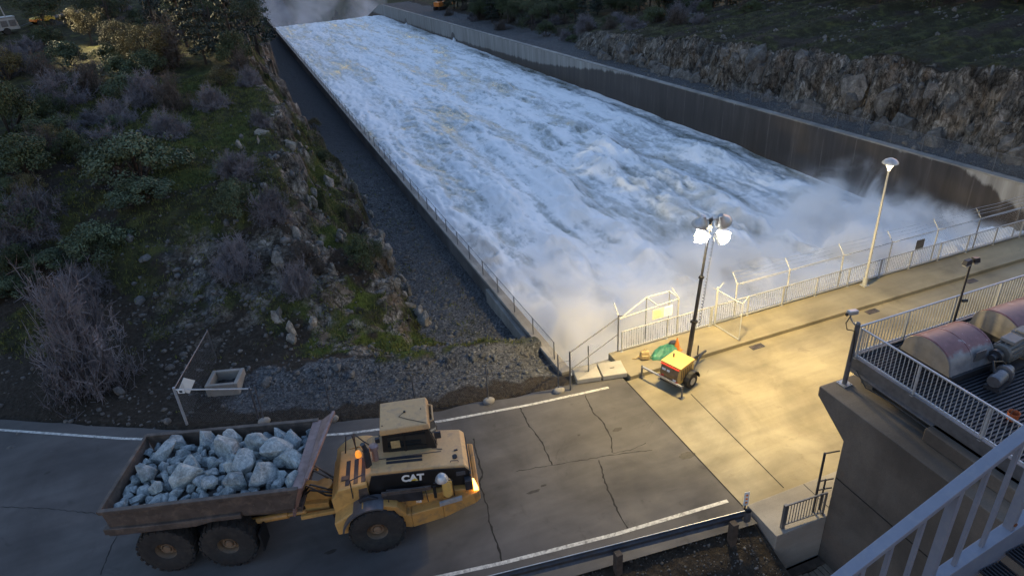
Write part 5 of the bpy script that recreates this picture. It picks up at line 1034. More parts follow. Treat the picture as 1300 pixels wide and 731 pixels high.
def outcrop(me, p, r, rot, label, group):
    o = bpy.data.objects.new('rock_outcrop', me); COL.objects.link(o); o.location = p; o.scale = (r,)*3; o.rotation_euler = rot; tag(o, label, 'rock outcrop', group)
ro = np.random.default_rng(17)
ridge = [(300, 190), (312, 205), (322, 222), (340, 240), (352, 258), (368, 178), (380, 190), (392, 182), (436, 218), (448, 236), (462, 256), (470, 276), (480, 296), (488, 312), (498, 336), (506, 352), (514, 374), (522, 388), (530, 398), (540, 412), (356, 402), (366, 424), (398, 410), (378, 300), (396, 318), (420, 342), (330, 175), (400, 250), (415, 232), (350, 330), (430, 300)]
for i, (px, py) in enumerate(ridge):
    for k in range(2 if i > 7 else 1):
        q, t_ = hit(px+ro.uniform(-5, 5), py+ro.uniform(-6, 6)); r = ro.uniform(.35, .85)*(1 if t_ < 60 else 1.3); outcrop(fins[(i+3*k) % 6], q-Vector((0, 0, r*.25)), r, (ro.uniform(-.35, .35), ro.uniform(-.1, .35), ro.uniform(-.5, .5)+.4), 'one of the tan rock fins jutting from the rocky edge above the gravel strip', 'rock fins along the rocky edge')
for i in range(64):
    y = 28+i*1.15+ro.uniform(-.6, .6); x = ro.uniform(51.2, 53.6); z = float(terrain(x, y)); r = ro.uniform(.6, 1.5); outcrop(blocks[i % 6], (x+r*.25, y, z-r*.2), r, (ro.uniform(-.2, .2), ro.uniform(-.45, .1), ro.uniform(0, 6.3)), 'one of the fractured rock blocks standing out of the cliff above the far chute wall', 'rock blocks in the cliff')
def scatter_stones(name, pts, rad, mat, seed):
    rg = np.random.default_rng(seed); bm = bmesh.new(); bmesh.ops.create_icosphere(bm, subdivisions=1, radius=1); bv = np.array([v.co[:] for v in bm.verts]); bf = np.array([[v.index for v in f.verts] for f in bm.faces]); bm.free()
    n = len(pts); V = bv[None]*(1+rg.uniform(-.28, .28, (n, len(bv), 1)))*(rad[:, None, None]*rg.uniform(.55, 1.3, (n, 1, 3)))
    V = V+pts[:, None, :]; F = bf[None]+np.arange(n)[:, None, None]*len(bv)
    o = raw_mesh(name, V.reshape(-1, 3), F.reshape(-1, 3), mat); o['kind'] = 'stuff'; return o
rg = np.random.default_rng(5)
def samp(n, x0, x1, y0, y1, fn):
    x = rg.uniform(x0, x1, n); y = rg.uniform(y0, y1, n); z, A = terrain(x, y, True); k = rg.uniform(size=n) < fn(x, y, z, A); return np.stack([x, y, z], -1)[k]
p1 = samp(26000, -16, 9.5, 27, 62, lambda x, y, z, A: np.clip(.05+.5*A[:, 1]*(1-A[:, 0])+.2*(1-A[:, 0])*sstep(-.1, .3, fbm(x/3, y/3, 3, 500)), 0, 1))
scatter_stones('scattered_stones', p1, rg.gamma(1.6, .032, len(p1))+.022, MT['fieldstone'], 1)
p2 = samp(16000, -6, 10.2, 22, 60, lambda x, y, z, A: A[:, 2]*.55); MT['gravelstone'] = rock_material('gravel_stone', (.04, .042, .046), (.085, .09, .096), (.17, .175, .18))
scatter_stones('gravel_stones', p2, rg.gamma(2., .022, len(p2))+.022, MT['gravelstone'], 2)
p3 = samp(9000, 49, 80, 28, 100, lambda x, y, z, A: np.clip(.55*sstep(.0, .3, fbm(x/5, y/7, 3, 510))+.25*(A[:, 2]), 0, 1))
scatter_stones('slope_stones', p3, rg.gamma(1.5, .055, len(p3))+.03, MT['fieldstone'], 3)
p4 = samp(5000, 2, 12.4, 9, 13.3, lambda x, y, z, A: .5+0*x); scatter_stones('bank_stones', p4, rg.gamma(1.6, .009, len(p4))+.008, MT['fieldstone'], 4)
# ================================================================== VEGETATION
def leaf_mat(name, lo, hi, rough=.6):
    m, nt, bs, L = nmat(name); a = nd(nt, 'ShaderNodeAttribute', attribute_name='tint'); sp = nd(nt, 'ShaderNodeSeparateColor'); L.new(a.outputs['Color'], sp.inputs[0])
    oi = nd(nt, 'ShaderNodeObjectInfo'); q = nd(nt, 'ShaderNodeMath', operation='MULTIPLY_ADD', inp={1: .3, 2: -.15}); L.new(oi.outputs['Random'], q.inputs[0])
    s = nd(nt, 'ShaderNodeMath', operation='ADD'); L.new(sp.outputs[0], s.inputs[0]); L.new(q.outputs[0], s.inputs[1])
    L.new(ramp(nt, s.outputs[0], [(.15, lo), (.85, hi)]).outputs[0], bs.inputs['Base Color']); bs.inputs['Roughness'].default_value = rough; bs.inputs['Specular IOR Level'].default_value = .25
    return m
MT['leaf_sage'] = leaf_mat('evergreen_leaves', (.034, .048, .026), (.115, .150, .085))
MT['leaf_dark'] = leaf_mat('dark_leaves', (.026, .036, .018), (.075, .098, .045))
MT['leaf_olive'] = leaf_mat('olive_leaves', (.05, .045, .02), (.17, .14, .055))
MT['needle'] = leaf_mat('needles', (.018, .026, .022), (.048, .062, .050))
MT['twig'] = leaf_mat('bare_twigs', (.085, .082, .092), (.21, .20, .22), .8)
MT['twig_brown'] = leaf_mat('brown_twigs', (.05, .042, .036), (.13, .11, .095), .8)
def quads(c, nrm, size, rg, aspect=.6):
    n = len(c); t = rg.normal(size=(n, 3)); t -= nrm*np.sum(t*nrm, 1)[:, None]; t /= np.linalg.norm(t, axis=1)[:, None]; b = np.cross(nrm, t)
    s = size[:, None]; V = np.stack([c-t*s, c-b*s*aspect*.8+t*s*.1, c+t*s, c+b*s*aspect*.8+t*s*.1], 1)
    return V.reshape(-1, 3), np.arange(4*n).reshape(n, 4)
def clump_leaves(cent, rad, per, leaf, rg, flat=.75):
    Vs, Ts = [], []
    n = len(cent)*per; ci = np.repeat(np.arange(len(cent)), per)
    d = rg.normal(size=(n, 3)); d /= np.linalg.norm(d, axis=1)[:, None]; rr = rg.uniform(.35, 1, n)**.6
    off = d*(rad[ci]*rr)[:, None]; off[:, 2] *= flat
    nr = d+rg.normal(size=(n, 3))*.6+np.array([0, 0, .4]); nr /= np.linalg.norm(nr, axis=1)[:, None]
    V, F = quads(cent[ci]+off, nr, leaf*rg.uniform(.6, 1.4, n), rg)
    ct = rg.uniform(.15, .85, len(cent)); T_ = np.clip(ct[ci]+rg.uniform(-.15, .15, n), 0, 1); return V, F, np.repeat(T_, 4)
def veg_obj(name, V, F, T_, mat):
    o = raw_mesh(name, V, F, mat, link=False); t = np.stack([T_, T_, T_, T_*0+1], -1); attr(o, 'tint', t); return o
def branch_tubes(segs, n=4):
    b = MB()
    for pts, rs in segs: b.tube(pts, rs, n)
    return b
def leafy_bush(seed, mat, ncl=46, per=150, leaf=.034, hh=.85):
    rg = np.random.default_rng(seed); a = rg.uniform(0, 2*PI, ncl); u = rg.uniform(0, 1, ncl)**.6
    rr = u*(1-.12*rg.uniform(size=ncl)); lobes = 1+.22*np.sin(a*3+seed)+.15*np.sin(a*5+seed*2)
    top = hh*np.sqrt(np.clip(1-rr**2, 0, 1)); z = top*rg.uniform(.55, 1.0, ncl)+.10
    c = np.stack([rr*np.cos(a)*lobes*.85, rr*np.sin(a)*lobes*.85, z], -1); rad = rg.uniform(.16, .34, ncl)
    V, F, T_ = clump_leaves(c, rad, per, leaf, rg); f = veg_obj('foliage', V, F, T_, MT[mat])
    segs = []
    for k in range(10):
        q = c[rg.integers(ncl)]; segs.append(([(q[0]*.06, q[1]*.06, -.15), (q[0]*.4, q[1]*.4, q[2]*.35), tuple(q*.95)], [.035, .022, .008]))
    return f, segs
def twig_bush(seed, mat, nst=26, nb=9, nt_=7, hh=1.0, spread=1.0):
    rg = np.random.default_rng(seed); P, Q, W, TT = [], [], [], []
    segs = []
    for s in range(nst):
        a = rg.uniform(0, 2*PI); el = rg.uniform(.05, 1.5); L_ = rg.uniform(.7, 1.05)
        dv = np.array([math.cos(a)*math.cos(el)*spread, math.sin(a)*math.cos(el)*spread, math.sin(el)*hh]); p0 = np.array([rg.normal()*.08, rg.normal()*.08, -.08]); p2 = p0+dv*L_; p1 = (p0+p2)/2+np.array([0, 0, -.06])+rg.normal(size=3)*.05
        segs.append(([tuple(p0), tuple(p1), tuple(p2)], [.018, .012, .004])); tn = rg.uniform(.2, .9)
        for b in range(nb):
            t = rg.uniform(.25, 1); s0 = (1-t)**2*p0+2*t*(1-t)*p1+t*t*p2; bd = dv*.32+rg.normal(size=3)*.5; bd[2] += .12; bl = rg.uniform(.15, .38); s1 = s0+bd/np.linalg.norm(bd)*bl
            P.append(s0); Q.append(s1); W.append(.0075); TT.append(tn)
            for q in range(nt_):
                u = rg.uniform(.2, 1); e0 = s0+(s1-s0)*u; ed = bd*.45+rg.normal(size=3)*.5; e1 = e0+ed/np.linalg.norm(ed)*rg.uniform(.06, .2); P.append(e0); Q.append(e1); W.append(.0048); TT.append(tn+rg.uniform(-.1, .1))
    P = np.array(P); Q = np.array(Q); W = np.array(W); d = Q-P; nrm = np.cross(d, rg.normal(size=d.shape)); nrm /= np.linalg.norm(nrm, axis=1)[:, None]; w = nrm*W[:, None]
    V = np.stack([P-w, P+w, Q+w*.5, Q-w*.5], 1).reshape(-1, 3); F = np.arange(len(V)).reshape(-1, 4); f = veg_obj('twigs', V, F, np.repeat(np.clip(TT, 0, 1), 4), MT[mat]); return f, segs
def plant_pair(maker, name_body, thick=1.):
    f, segs = maker; b = branch_tubes([(p, [r*thick for r in rs]) for p, rs in segs]); s = b.build('stems', MT['bark']); COL.objects.unlink(s); return f, s
LB = [plant_pair(leafy_bush(k, 'leaf_sage', 46+6*k), 0) for k in range(3)]
DB = [plant_pair(leafy_bush(20+k, 'leaf_dark', 44, 150, .032, 1.0), 0) for k in range(3)]
OB = [plant_pair(leafy_bush(40+k, 'leaf_olive', 50, 90, .030, 1.15), 0) for k in range(2)]
TB = [plant_pair(twig_bush(60+k, 'twig', 50, 14, 16, (.85, .95, 1.05)[k]), 0) for k in range(3)]
BB = [plant_pair(twig_bush(70+k, 'twig_brown', 40, 12, 10, 1.0), 0) for k in range(2)]
KINDSV = dict(L=LB, D=DB, O=OB, T=TB, B=BB)
def bush(kind, k, p, r, h, label, name='shrub', cat='shrub', group='shrubs on the dark slope'):
    f, s = KINDSV[kind][k % len(KINDSV[kind])]; t = thing(name, label, cat, p, random.uniform(0, 6.28), group); t.scale = (r, r, h)
    for src in (f, s): c = src.copy(); COL.objects.link(c); c.parent = t
    return t
# kind, base pixel, half width px, height px, label
BUSH = [
 ('L', 176, 226, 66, 52, 'broad grey-green evergreen shrub, the largest in the middle of the dark slope'), ('L', 186, 252, 50, 26, 'low grey-green shrub directly below the broad evergreen shrub'), ('L', 302, 270, 28, 42, 'rounded grey-green shrub at the edge of the rocky drop'),
 ('L', 293, 222, 26, 26, 'small grey-green shrub just above the rounded one at the rocky drop'), ('D', 464, 342, 27, 42, 'solitary dark green round bush clinging to the rock face above the gravel strip'), ('D', 14, 172, 40, 66, 'dense dark green bush at the left picture edge'), ('D', 40, 222, 46, 46, 'dark green spreading shrub left of the broad grey-green shrub'),
 ('D', 100, 205, 26, 36, 'dark shrub squeezed between two larger evergreen shrubs'), ('T', 118, 492, 62, 150, 'largest bare purple-grey shrub, standing just above the road on the left'), ('T', 108, 380, 40, 55, 'bare shrub rising behind the largest bare shrub'), ('T', 304, 345, 36, 48, 'bare grey shrub on the slope below the rounded grey-green shrub'),
 ('T', 380, 372, 25, 44, 'pale bluish bare shrub left of the solitary dark green bush'), ('T', 345, 275, 30, 46, 'bluish bare shrub at the brink of the rocky drop'), ('B', 384, 332, 28, 30, 'low brown bare shrub between two bluish bare ones'), ('T', 305, 226, 30, 34, 'purple-grey bare shrub beside the grassy shelf edge'),
 ('T', 148, 155, 31, 34, 'bare purple shrub on the grass under the lit treetops'), ('T', 215, 176, 34, 36, 'bare purple shrub on the grassy shelf, right of its neighbour'), ('T', 135, 192, 32, 30, 'low bare shrub just above the broad grey-green shrub'), ('B', 224, 140, 28, 46, 'tall bare shrub left of the grassy shelf'), ('T', 270, 138, 26, 30, 'bare dark shrub at the back edge of the grassy shelf'),
 ('O', 284, 108, 26, 18, 'low yellowish shrub catching lamplight on the grassy shelf'), ('T', 48, 290, 44, 62, 'wide bare shrub left of the stony patch'), ('T', 12, 330, 32, 60, 'bare shrub at the left edge above the dark slope'), ('D', 30, 350, 30, 40, 'small dark shrub below the wide bare shrub'),
 ('B', 60, 200, 34, 40, 'brown bare shrub behind the dark spreading shrub'), ('D', 62, 60, 24, 22, 'round dark shrub in front of the small orange vehicle'), ('L', 86, 85, 28, 30, 'grey-green shrub under the road on the upper slope'), ('T', 80, 130, 40, 44, 'bare shrub among the upper left bushes'), ('T', 188, 128, 32, 36, 'bare shrub below the olive trees'), ('B', 116, 118, 34, 44, 'brown bare bush left of the olive trees'),
 ('T', 20, 92, 34, 40, 'bare bush at the upper left picture edge'), ('D', 300, 84, 26, 36, 'dark shrub behind the lit shelf beside the conifers'), ('L', 90, 190, 24, 22, 'small grey-green shrub at the upper left of the broad one'), ('T', 318, 108, 18, 26, 'thin bare shrub on top of the rock face'), ('T', 330, 160, 16, 22, 'little bare shrub hanging over the gravel strip'),
 ('D', 412, 205, 10, 14, 'tiny dark bush on the rock face near the bend of the gravel strip'), ('O', 400, 165, 11, 12, 'tiny brownish bush below the rock face by the wall'), ('B', 400, 345, 22, 20, 'low tangle of brown twigs left of the solitary dark bush')]
for i, (kd, px, py, rw_, hp_, lab) in enumerate(BUSH):
    p, t_ = hit(px, py); sc = t_/CAM_F
    bush(kd, i, p-Vector((0, 0, .05)), rw_*sc*.95, hp_*sc*1.02, lab)
xr = np.random.default_rng(91)
for i in range(62):
    x = xr.uniform(-34, -3); y = xr.uniform(62, 128); 
    if i > 32: x = xr.uniform(-26, -9); y = xr.uniform(40, 66)
    if -9 < x and 48 < y < 70: continue
    z = float(terrain(x, y)); r = xr.uniform(.9, 2.3); bush('DLDTLOD'[i % 7], i, (x, y, z-.1), r, r*xr.uniform(.8, 1.3), 'one of the dark bushes crowding the upper left slope below the trees', group='bushes crowding the upper left slope')
# trees
def crown_tree(seed, mat, hgt=1., ncl=60, per=220, leaf=.0125, bare=False):
    rg = np.random.default_rng(seed); segs = [([(0, 0, -.05), (.01, .01, .25), (rg.normal()*.03, rg.normal()*.03, .55)], [.035, .028, .018])]; cs = []
    for k in range(11):
        a = rg.uniform(0, 2*PI); z0 = rg.uniform(.2, .5); L_ = rg.uniform(.22, .42); e = np.array([math.cos(a)*L_, math.sin(a)*L_, z0+rg.uniform(.12, .45)]); segs.append(([(0, 0, z0), tuple(e*np.array([.5, .5, 1])-np.array([0, 0, .08])), tuple(e)], [.016, .010, .004]))
        for q in range(ncl//11): cs.append(e+rg.normal(size=3)*np.array([.11, .11, .09]))
    cs = np.array(cs); cs[:, 2] = np.clip(cs[:, 2], .16, 1.0); V, F, T_ = clump_leaves(cs, rg.uniform(.09, .20, len(cs)), per, leaf*.95, rg, .85); return veg_obj('crown', V, F, T_, MT[mat]), segs
def conifer(seed):
    rg = np.random.default_rng(seed); segs = [([(0, 0, -.05), (0, 0, .5), (0, 0, .98)], [.022, .014, .003])]; cs, rd = [], []
    for k in range(85):
        z = rg.uniform(.14, 1.0); w = .24*(1-z)**.8+.015; a = rg.uniform(0, 2*PI); u = rg.uniform(.35, 1)*w; cs.append((math.cos(a)*u, math.sin(a)*u, z-.05*u/w)); rd.append(.03+.05*(1-z))
    cs = np.array(cs); V, F, T_ = clump_leaves(cs, np.array(rd), 60, .014, rg, .45); return veg_obj('crown', V, F, T_, MT['needle']), segs
def pair(mk): f, s = plant_pair(mk, 0); s.name = 'trunk'; return f, s
OAK = [pair(crown_tree(200+k, 'leaf_dark', ncl=66)) for k in range(4)]; OLV = [pair(crown_tree(220+k, 'leaf_olive', ncl=66, per=170)) for k in range(2)]; CON = [pair(conifer(240+k)) for k in range(3)]
def bare_tree(seed):
    f, segs = twig_bush(seed, 'twig_brown', 30, 10, 8, 1.0, .55); return f, segs+[([(0, 0, -.1), (0, 0, .25), (.03, .02, .5)], [.03, .024, .014])]
BAR = [pair(bare_tree(260+k)) for k in range(2)]
for f, s in OAK+OLV+CON+BAR: f.data.name = 'crown'
TK = dict(oak=OAK, olive=OLV, con=CON, bare=BAR)
def tree(kind, k, p, h, w, label, group, name='tree', cat='tree'):
    f, s = TK[kind][k % len(TK[kind])]; t = thing(name, label, cat, p, random.uniform(0, 6.28), group); t.scale = (w, w, h)
    for src, nm in ((f, 'crown'), (s, 'trunk')): c = src.copy(); c.name = nm; COL.objects.link(c); c.parent = t
    return t
# kind, base px, height px, width scale (relative to height), label
TREES = [('olive', 165, 78, 52, 1.2, 'olive-coloured tree with its top lit warm, centre of the upper left thicket'), ('olive', 118, 58, 44, 1.1, 'smaller lamplit olive tree left of the central one'), ('olive', 190, 92, 60, 1.1, 'tallest olive tree above the grassy shelf'),
 ('bare', 222, 86, 62, .9, 'leafless brown tree between olive trees and conifers'), ('con', 262, 82, 110, 1.2, 'dark conifer standing behind the lit grass'), ('con', 300, 74, 120, 1.1, 'tall dark conifer at the shelf corner near the chute'), ('con', 328, 66, 130, 1.0, 'slender dark conifer closest to the chute wall top end'), ('con', 238, 60, 100, 1.2, 'dark conifer behind the leafless brown tree'),
 ('oak', 60, 40, 50, 1.3, 'dark broad tree beside the upper road'), ('oak', 140, 32, 50, 1.3, 'dark broad tree at the top edge above the olive trees'), ('con', 200, 44, 90, 1.2, 'dark conifer behind the tallest olive tree'), ('oak', 312, 52, 60, 1.2, 'dark round tree between the two conifers at the chute'), ('bare', 60, 106, 40, 1., 'leafless tree among the upper left bushes'), ('oak', 270, 52, 70, 1.2, 'dark leafy tree behind the corner conifers'), ('bare', 308, 92, 30, 1., 'small leafless tree leaning at the rock face top')]
for i, (kd, px, py, hp_, ws, lab) in enumerate(TREES):
    p, t_ = hit(px, py); h = hp_*t_/CAM_F*1.05; tree(kd, i, p-Vector((0, 0, .1)), h, h*ws*.8, lab, 'trees above the left slope')
# woods behind
rg = np.random.default_rng(77)
def wood(n, fx, label, group, kinds=('oak', 'con', 'oak'), hr=(4.5, 8)):
    for k in range(n):
        x, y = fx(k); z = float(terrain(x, y)); h = rg.uniform(*hr); kd = kinds[k % len(kinds)]
        tree(kd, k, (x, y, z-.1), h, h*rg.uniform(.75, 1.1)*(1 if kd != 'con' else 1.3), label, group)
wood(46, lambda k: (rg.uniform(-46, 4), rg.uniform(150, 235)), 'one of the dark trees massed along the top left skyline behind the upper road', 'dark trees behind the upper road', hr=(6, 11))
wood(52, lambda k: (rg.uniform(78, 92)+max(0, k-26)*.0, 38+k*1.85+rg.uniform(-1.5, 1.5)), 'one of the dark trees in the row beyond the grassy brow on the right', 'dark trees beyond the grassy brow', hr=(6.5, 10))
wood(120, lambda k: (rg.uniform(56, 105), rg.uniform(118, 215)), 'one of the bluish dark trees in the wood beyond the far chute wall', 'bluish trees beyond the far wall', hr=(5, 9))
for i in range(64):
    x = rg.uniform(55, 74); y = rg.uniform(86, 128) if i < 36 else rg.uniform(128, 200); x = x if y < 128 else rg.uniform(52, 70)
    z = float(terrain(x, y)); r = rg.uniform(1.1, 2.4); bush(('D', 'T', 'B')[i % 3], i, (x, y, z-.1), r, r*rg.uniform(.8, 1.2), 'one of the dark bushes scattered on the slope above the far chute wall', group='dark bushes above the far wall')
wood(95, lambda k: (rg.uniform(-60, 150), rg.uniform(380, 640)), 'one of the dark trees down in the misty valley past the end of the chute', 'trees in the misty valley', hr=(13, 22))
# grass tufts
def tufts(name, pts, hgt, seed, mat):
    rg = np.random.default_rng(seed); n = len(pts); k = 4; P = np.repeat(pts, k, 0)+np.concatenate([rg.normal(size=(n*k, 2))*.07, np.zeros((n*k, 1))], 1); a = rg.uniform(0, 2*PI, n*k); w = .022
    H = np.repeat(hgt, k)*rg.uniform(.6, 1.2, n*k); t = np.stack([np.cos(a)*w, np.sin(a)*w, np.zeros(n*k)], -1); tip = P+np.stack([rg.normal(size=n*k)*.07, rg.normal(size=n*k)*.07, H], -1)
    V = np.stack([P-t, P+t, tip], 1).reshape(-1, 3); o = raw_mesh(name, V, np.arange(len(V)).reshape(-1, 3), mat); tn = np.repeat(np.repeat(rg.uniform(0, 1, n), k), 3); attr(o, 'tint', np.stack([tn, tn, tn, tn*0+1], -1)); o['kind'] = 'stuff'; return o
MT['grass'] = leaf_mat('grass_blades', (.032, .040, .014), (.14, .15, .042), .8)
p1 = samp(60000, -18, 9.5, 24, 72, lambda x, y, z, A: A[:, 0]*.75); tufts('grass', p1, rg.uniform(.08, .24, len(p1)), 8, MT['grass'])
p2 = samp(16000, 51, 76, 28, 95, lambda x, y, z, A: A[:, 0]*.5); MT['dry_grass'] = leaf_mat('dry_grass_blades', (.03, .029, .017), (.085, .080, .045), .85); tufts('grass', p2, rg.uniform(.1, .26, len(p2)), 9, MT['dry_grass'])
# ================================================================== UPPER ROAD: trailer and vehicle
up, t_ = hit(8, 44); t = thing('lighting_trailer', 'small white trailer with a thin mast at the upper left picture edge', 'trailer', (up.x, up.y, up.z), .4)
b = MB(); b.hexa([(-1.6, -.9, .5), (1.6, -.9, .5), (1.6, .9, .5), (-1.6, .9, .5), (-1.4, -.8, 1.9), (1.4, -.8, 1.9), (1.4, .8, 1.9), (-1.4, .8, 1.9)]); b.build('body', MT['white_metal'], t, bevel=.08)
b = MB(); b.box(-1.45, 1.45, -.85, .85, 1.9, 2.0); b.build('roof', MT['white_metal'], t, bevel=.03); b = MB(); [b.box(x, x+.7, -.93, -.88, .9, 1.6) for x in (-1.2, -.3, .6)]; b.build('side_panel', MT['dull_steel'], t)
for s in (-1, 1): b = MB(); b.cyl((.1, s*.8, .4), (.1, s*1.0, .4), .4, n=16); b.build('wheel', MT['rubber'], t)
b = MB(); b.cyl((.6, 0, 1.9), (-.2, 0, 8.2), .07, n=8); b.build('mast', MT['white_metal'], t)
vp, t_ = hit(56, 31); t = thing('utility_cart', 'small orange and pale yellow vehicle on the upper road at top left', 'vehicle', (vp.x, vp.y, vp.z), R(35))
b = MB(); b.prism([(-1.3, .4), (-1.3, .85), (-.5, 1.0), (.6, 1.0), (1.3, .8), (1.35, .4)], lambda u, v_, w: (u, w, v_), -.65, .65); b.build('body', MT['trim_yellow'], t, bevel=.06)
b = MB(); b.box(-1.36, -.1, -.68, .68, .45, .72); b.build('rear_panel', MT['orange'], t, bevel=.04); b = MB(); b.box(-.6, .5, -.6, .6, 1.55, 1.62); [b.cyl((x, y, .95), (x, y, 1.56), .03, n=6) for x in (-.5, .4) for y in (-.5, .5)]; b.build('canopy', MT['dull_steel'], t)
for x in (-.8, .8):
    for s in (-1, 1): b = MB(); b.cyl((x, s*.55, .3), (x, s*.72, .3), .3, n=14); b.build('wheel', MT['rubber'], t)
b = MB(); px = [at(26, 38, 0)]; 
xs = np.linspace(-60, -19, 24); vs = []; 
pts = [hit(a, c)[0] for a, c in ((5, 46), (30, 36), (55, 28), (80, 22), (105, 18))]
vs = []; 
for q in pts:
    for w in (-2.2, 2.2): y = q.y+w; vs.append((q.x+w*.3, y, float(terrain(q.x+w*.3, y))+.35))
b.add(vs, [(2*i, 2*i+2, 2*i+3, 2*i+1) for i in range(len(pts)-1)]); o = b.build('upper_road', MT['asphalt']); o['kind'] = 'structure'
l = bpy.data.lights.new('mast_lamp', 'SPOT'); l.energy = HILL_LIGHT; l.color = (1, .82, .45); l.spot_size = R(38); l.spot_blend = .6; l.shadow_soft_size = .25
lo = bpy.data.objects.new('mast_lamp', l); COL.objects.link(lo); src = Vector((up.x+.5, up.y-6, up.z+8.4)); lo.location = src; tgt = hit(205, 75)[0]; lo.rotation_euler = (tgt-src).to_track_quat('-Z', 'Y').to_euler()
# tiny excavator at the far end of the wall
ep = Vector((57, 205, float(terrain(57, 205)))); t = thing('excavator', 'tiny orange excavator far away beyond the end of the far chute wall', 'excavator', ep, .5)
b = MB(); b.box(-1.5, 1.3, -1.1, 1.1, 1.0, 2.2); b.build('body', MT['orange'], t, bevel=.1); b = MB(); b.box(.2, 1.2, .1, 1.1, 2.2, 3.0); b.build('cab', MT['black'], t); b = MB(); b.bar((1.3, -.3, 1.8), (3.8, -.3, 3.8), .35); b.bar((3.8, -.3, 3.8), (5.2, -.3, 1.5), .3); b.hexa([(4.9, -.7, .9), (5.8, -.7, .9), (5.8, .1, .9), (4.9, .1, .9), (5.0, -.7, 1.6), (5.5, -.7, 1.6), (5.5, .1, 1.6), (5.0, .1, 1.6)]); b.build('arm', MT['orange'], t)
for s in (-1, 1): b = MB(); b.box(-1.7, 1.7, s*1.0-.3, s*1.0+.3, 0, .9); b.build('track', MT['rubber'], t, bevel=.2)
# ================================================================== MIST, HAZE
def volume_box(name, x0, x1, y0, y1, z0, z1, build):
    b = MB(); b.box(x0, x1, y0, y1, z0, z1); m = bpy.data.materials.new(name); m.use_nodes = True; nt = m.node_tree; nt.nodes.remove(nt.nodes['Principled BSDF']); build(nt, nt.nodes['Material Output']); o = b.build(name, m); o['kind'] = 'stuff'; return o
def spray(nt, out):
    L = nt.links; v = objco(nt); sx = nd(nt, 'ShaderNodeSeparateXYZ'); L.new(v, sx.inputs[0]); n = noise(nt, .24, 6, .62, v, .8)
    def mr(src, a, b, c, d): q = nd(nt, 'ShaderNodeMapRange', interpolation_type='SMOOTHSTEP', inp={'From Min': a, 'From Max': b, 'To Min': c, 'To Max': d}); L.new(src, q.inputs[0]); return q.outputs[0]
    fy = mr(sx.outputs[1], 23, 52, 1, .0); gy_ = mr(sx.outputs[1], 23.1, 24.5, 0, 1); nl = noise(nt, .16, 3, .55, v); zq = nd(nt, 'ShaderNodeMath', operation='MULTIPLY_ADD', inp={1: -9., 2: 4.5}); L.new(nl, zq.inputs[0]); zs = nd(nt, 'ShaderNodeMath', operation='ADD'); L.new(zq.outputs[0], zs.inputs[0]); L.new(sx.outputs[2], zs.inputs[1]); fz = mr(zs.outputs[0], -5.8, -2.6, 1, 0); fx = mr(sx.outputs[0], 11., 13.5, 0, 1); fx2 = mr(sx.outputs[0], 45., 47.9, 1, .0)
    th = nd(nt, 'ShaderNodeMapRange', inp={'From Min': .49, 'From Max': .58, 'To Min': .0, 'To Max': 1.}); L.new(n, th.inputs[0])
    p = th.outputs[0]
    ad = nd(nt, 'ShaderNodeMath', operation='ADD', inp={1: .08}); L.new(p, ad.inputs[0]); p = ad.outputs[0]
    for q in (fy, fy, gy_, fz, fx, fx2):
        m_ = nd(nt, 'ShaderNodeMath', operation='MULTIPLY'); L.new(p, m_.inputs[0]); L.new(q, m_.inputs[1]); p = m_.outputs[0]
    m_ = nd(nt, 'ShaderNodeMath', operation='MULTIPLY', inp={1: SPRAY}); L.new(p, m_.inputs[0])
    pv = nd(nt, 'ShaderNodeVolumePrincipled', inp={'Color': (1, 1, 1, 1), 'Anisotropy': .0}); L.new(m_.outputs[0], pv.inputs['Density']); L.new(pv.outputs[0], out.inputs['Volume'])
if SPRAY: volume_box('spray_mist', XL1+.05, XR0-.05, 23.15, 60, -9, .6, spray)
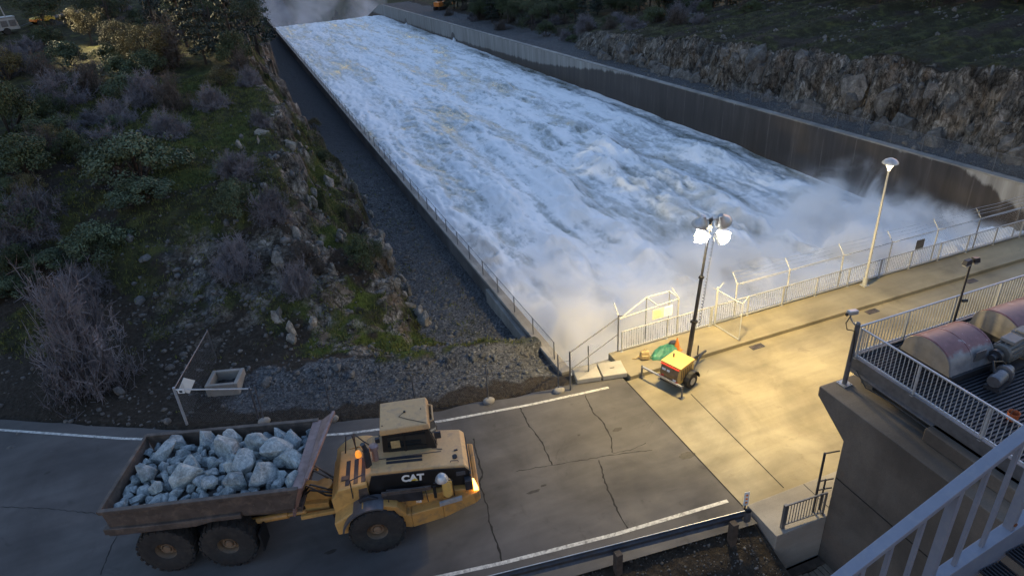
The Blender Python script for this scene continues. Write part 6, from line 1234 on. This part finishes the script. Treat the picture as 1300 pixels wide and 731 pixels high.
def plume(nt, out):
    L = nt.links; v = objco(nt); n = noise(nt, .06, 5, .6, v, .5); th = nd(nt, 'ShaderNodeMapRange', inp={'From Min': .50, 'From Max': .64, 'To Min': .003, 'To Max': .09}); L.new(n, th.inputs[0])
    sx = nd(nt, 'ShaderNodeSeparateXYZ'); L.new(v, sx.inputs[0]); fz = nd(nt, 'ShaderNodeMapRange', inp={'From Min': -55, 'From Max': 7, 'To Min': 1, 'To Max': .1}); L.new(sx.outputs[2], fz.inputs[0]); m_ = nd(nt, 'ShaderNodeMath', operation='MULTIPLY'); L.new(th.outputs[0], m_.inputs[0]); L.new(fz.outputs[0], m_.inputs[1])
    pv = nd(nt, 'ShaderNodeVolumePrincipled', inp={'Color': (.94, .96, 1, 1)}); L.new(m_.outputs[0], pv.inputs['Density']); L.new(pv.outputs[0], out.inputs['Volume'])
if PLUME: volume_box('valley_mist', -30, 60, 292, 345, -59, 7, plume)
if HAZE:
    def hz(nt, out):
        pv = nd(nt, 'ShaderNodeVolumePrincipled', inp={'Color': (.80, .88, 1, 1), 'Density': HAZE, 'Anisotropy': .2}); nt.links.new(pv.outputs[0], out.inputs['Volume'])
    volume_box('haze', -1700, 1800, -120, 1900, -70, 160, hz)
# ================================================================== LIGHT, WORLD, RENDER
W = bpy.data.worlds.new('World'); SC.world = W; W.use_nodes = True; nt = W.node_tree
sky = nd(nt, 'ShaderNodeTexSky'); sky.sky_type = 'NISHITA'; sky.sun_disc = False; sky.sun_elevation = R(SUN_EL); sky.sun_rotation = R(SUN_AZ); sky.air_density = 1.3; sky.dust_density = .6; sky.ozone_density = 2.5
nt.links.new(mixc(nt, 1., sky.outputs[0], SKY_TINT, 'MULTIPLY'), nt.nodes['Background'].inputs[0]); nt.nodes['Background'].inputs[1].default_value = SKY
l = bpy.data.lights.new('sun', 'SUN'); l.energy = SUN_E; l.angle = R(30); l.color = (1, .93, .85); so = bpy.data.objects.new('sun', l); COL.objects.link(so)
az = R(SUN_AZ); e = R(max(SUN_EL, 6)); d = Vector((math.sin(az)*math.cos(e), math.cos(az)*math.cos(e), math.sin(e))); so.rotation_euler = d.to_track_quat('Z', 'Y').to_euler()
SC.render.engine = 'CYCLES'; cy = SC.cycles; cy.use_denoising = True; cy.max_bounces = 8; cy.diffuse_bounces = 3; cy.glossy_bounces = 2; cy.transparent_max_bounces = 16; cy.volume_bounces = 4; cy.volume_step_rate = .6; cy.volume_max_steps = 96; cy.sample_clamp_indirect = 4.; cy.caustics_reflective = False; cy.caustics_refractive = False
SC.view_settings.view_transform = 'Standard'; SC.view_settings.look = 'None'; SC.view_settings.gamma = 1; SC.view_settings.use_curve_mapping = False; SC.view_settings.exposure = EXPO
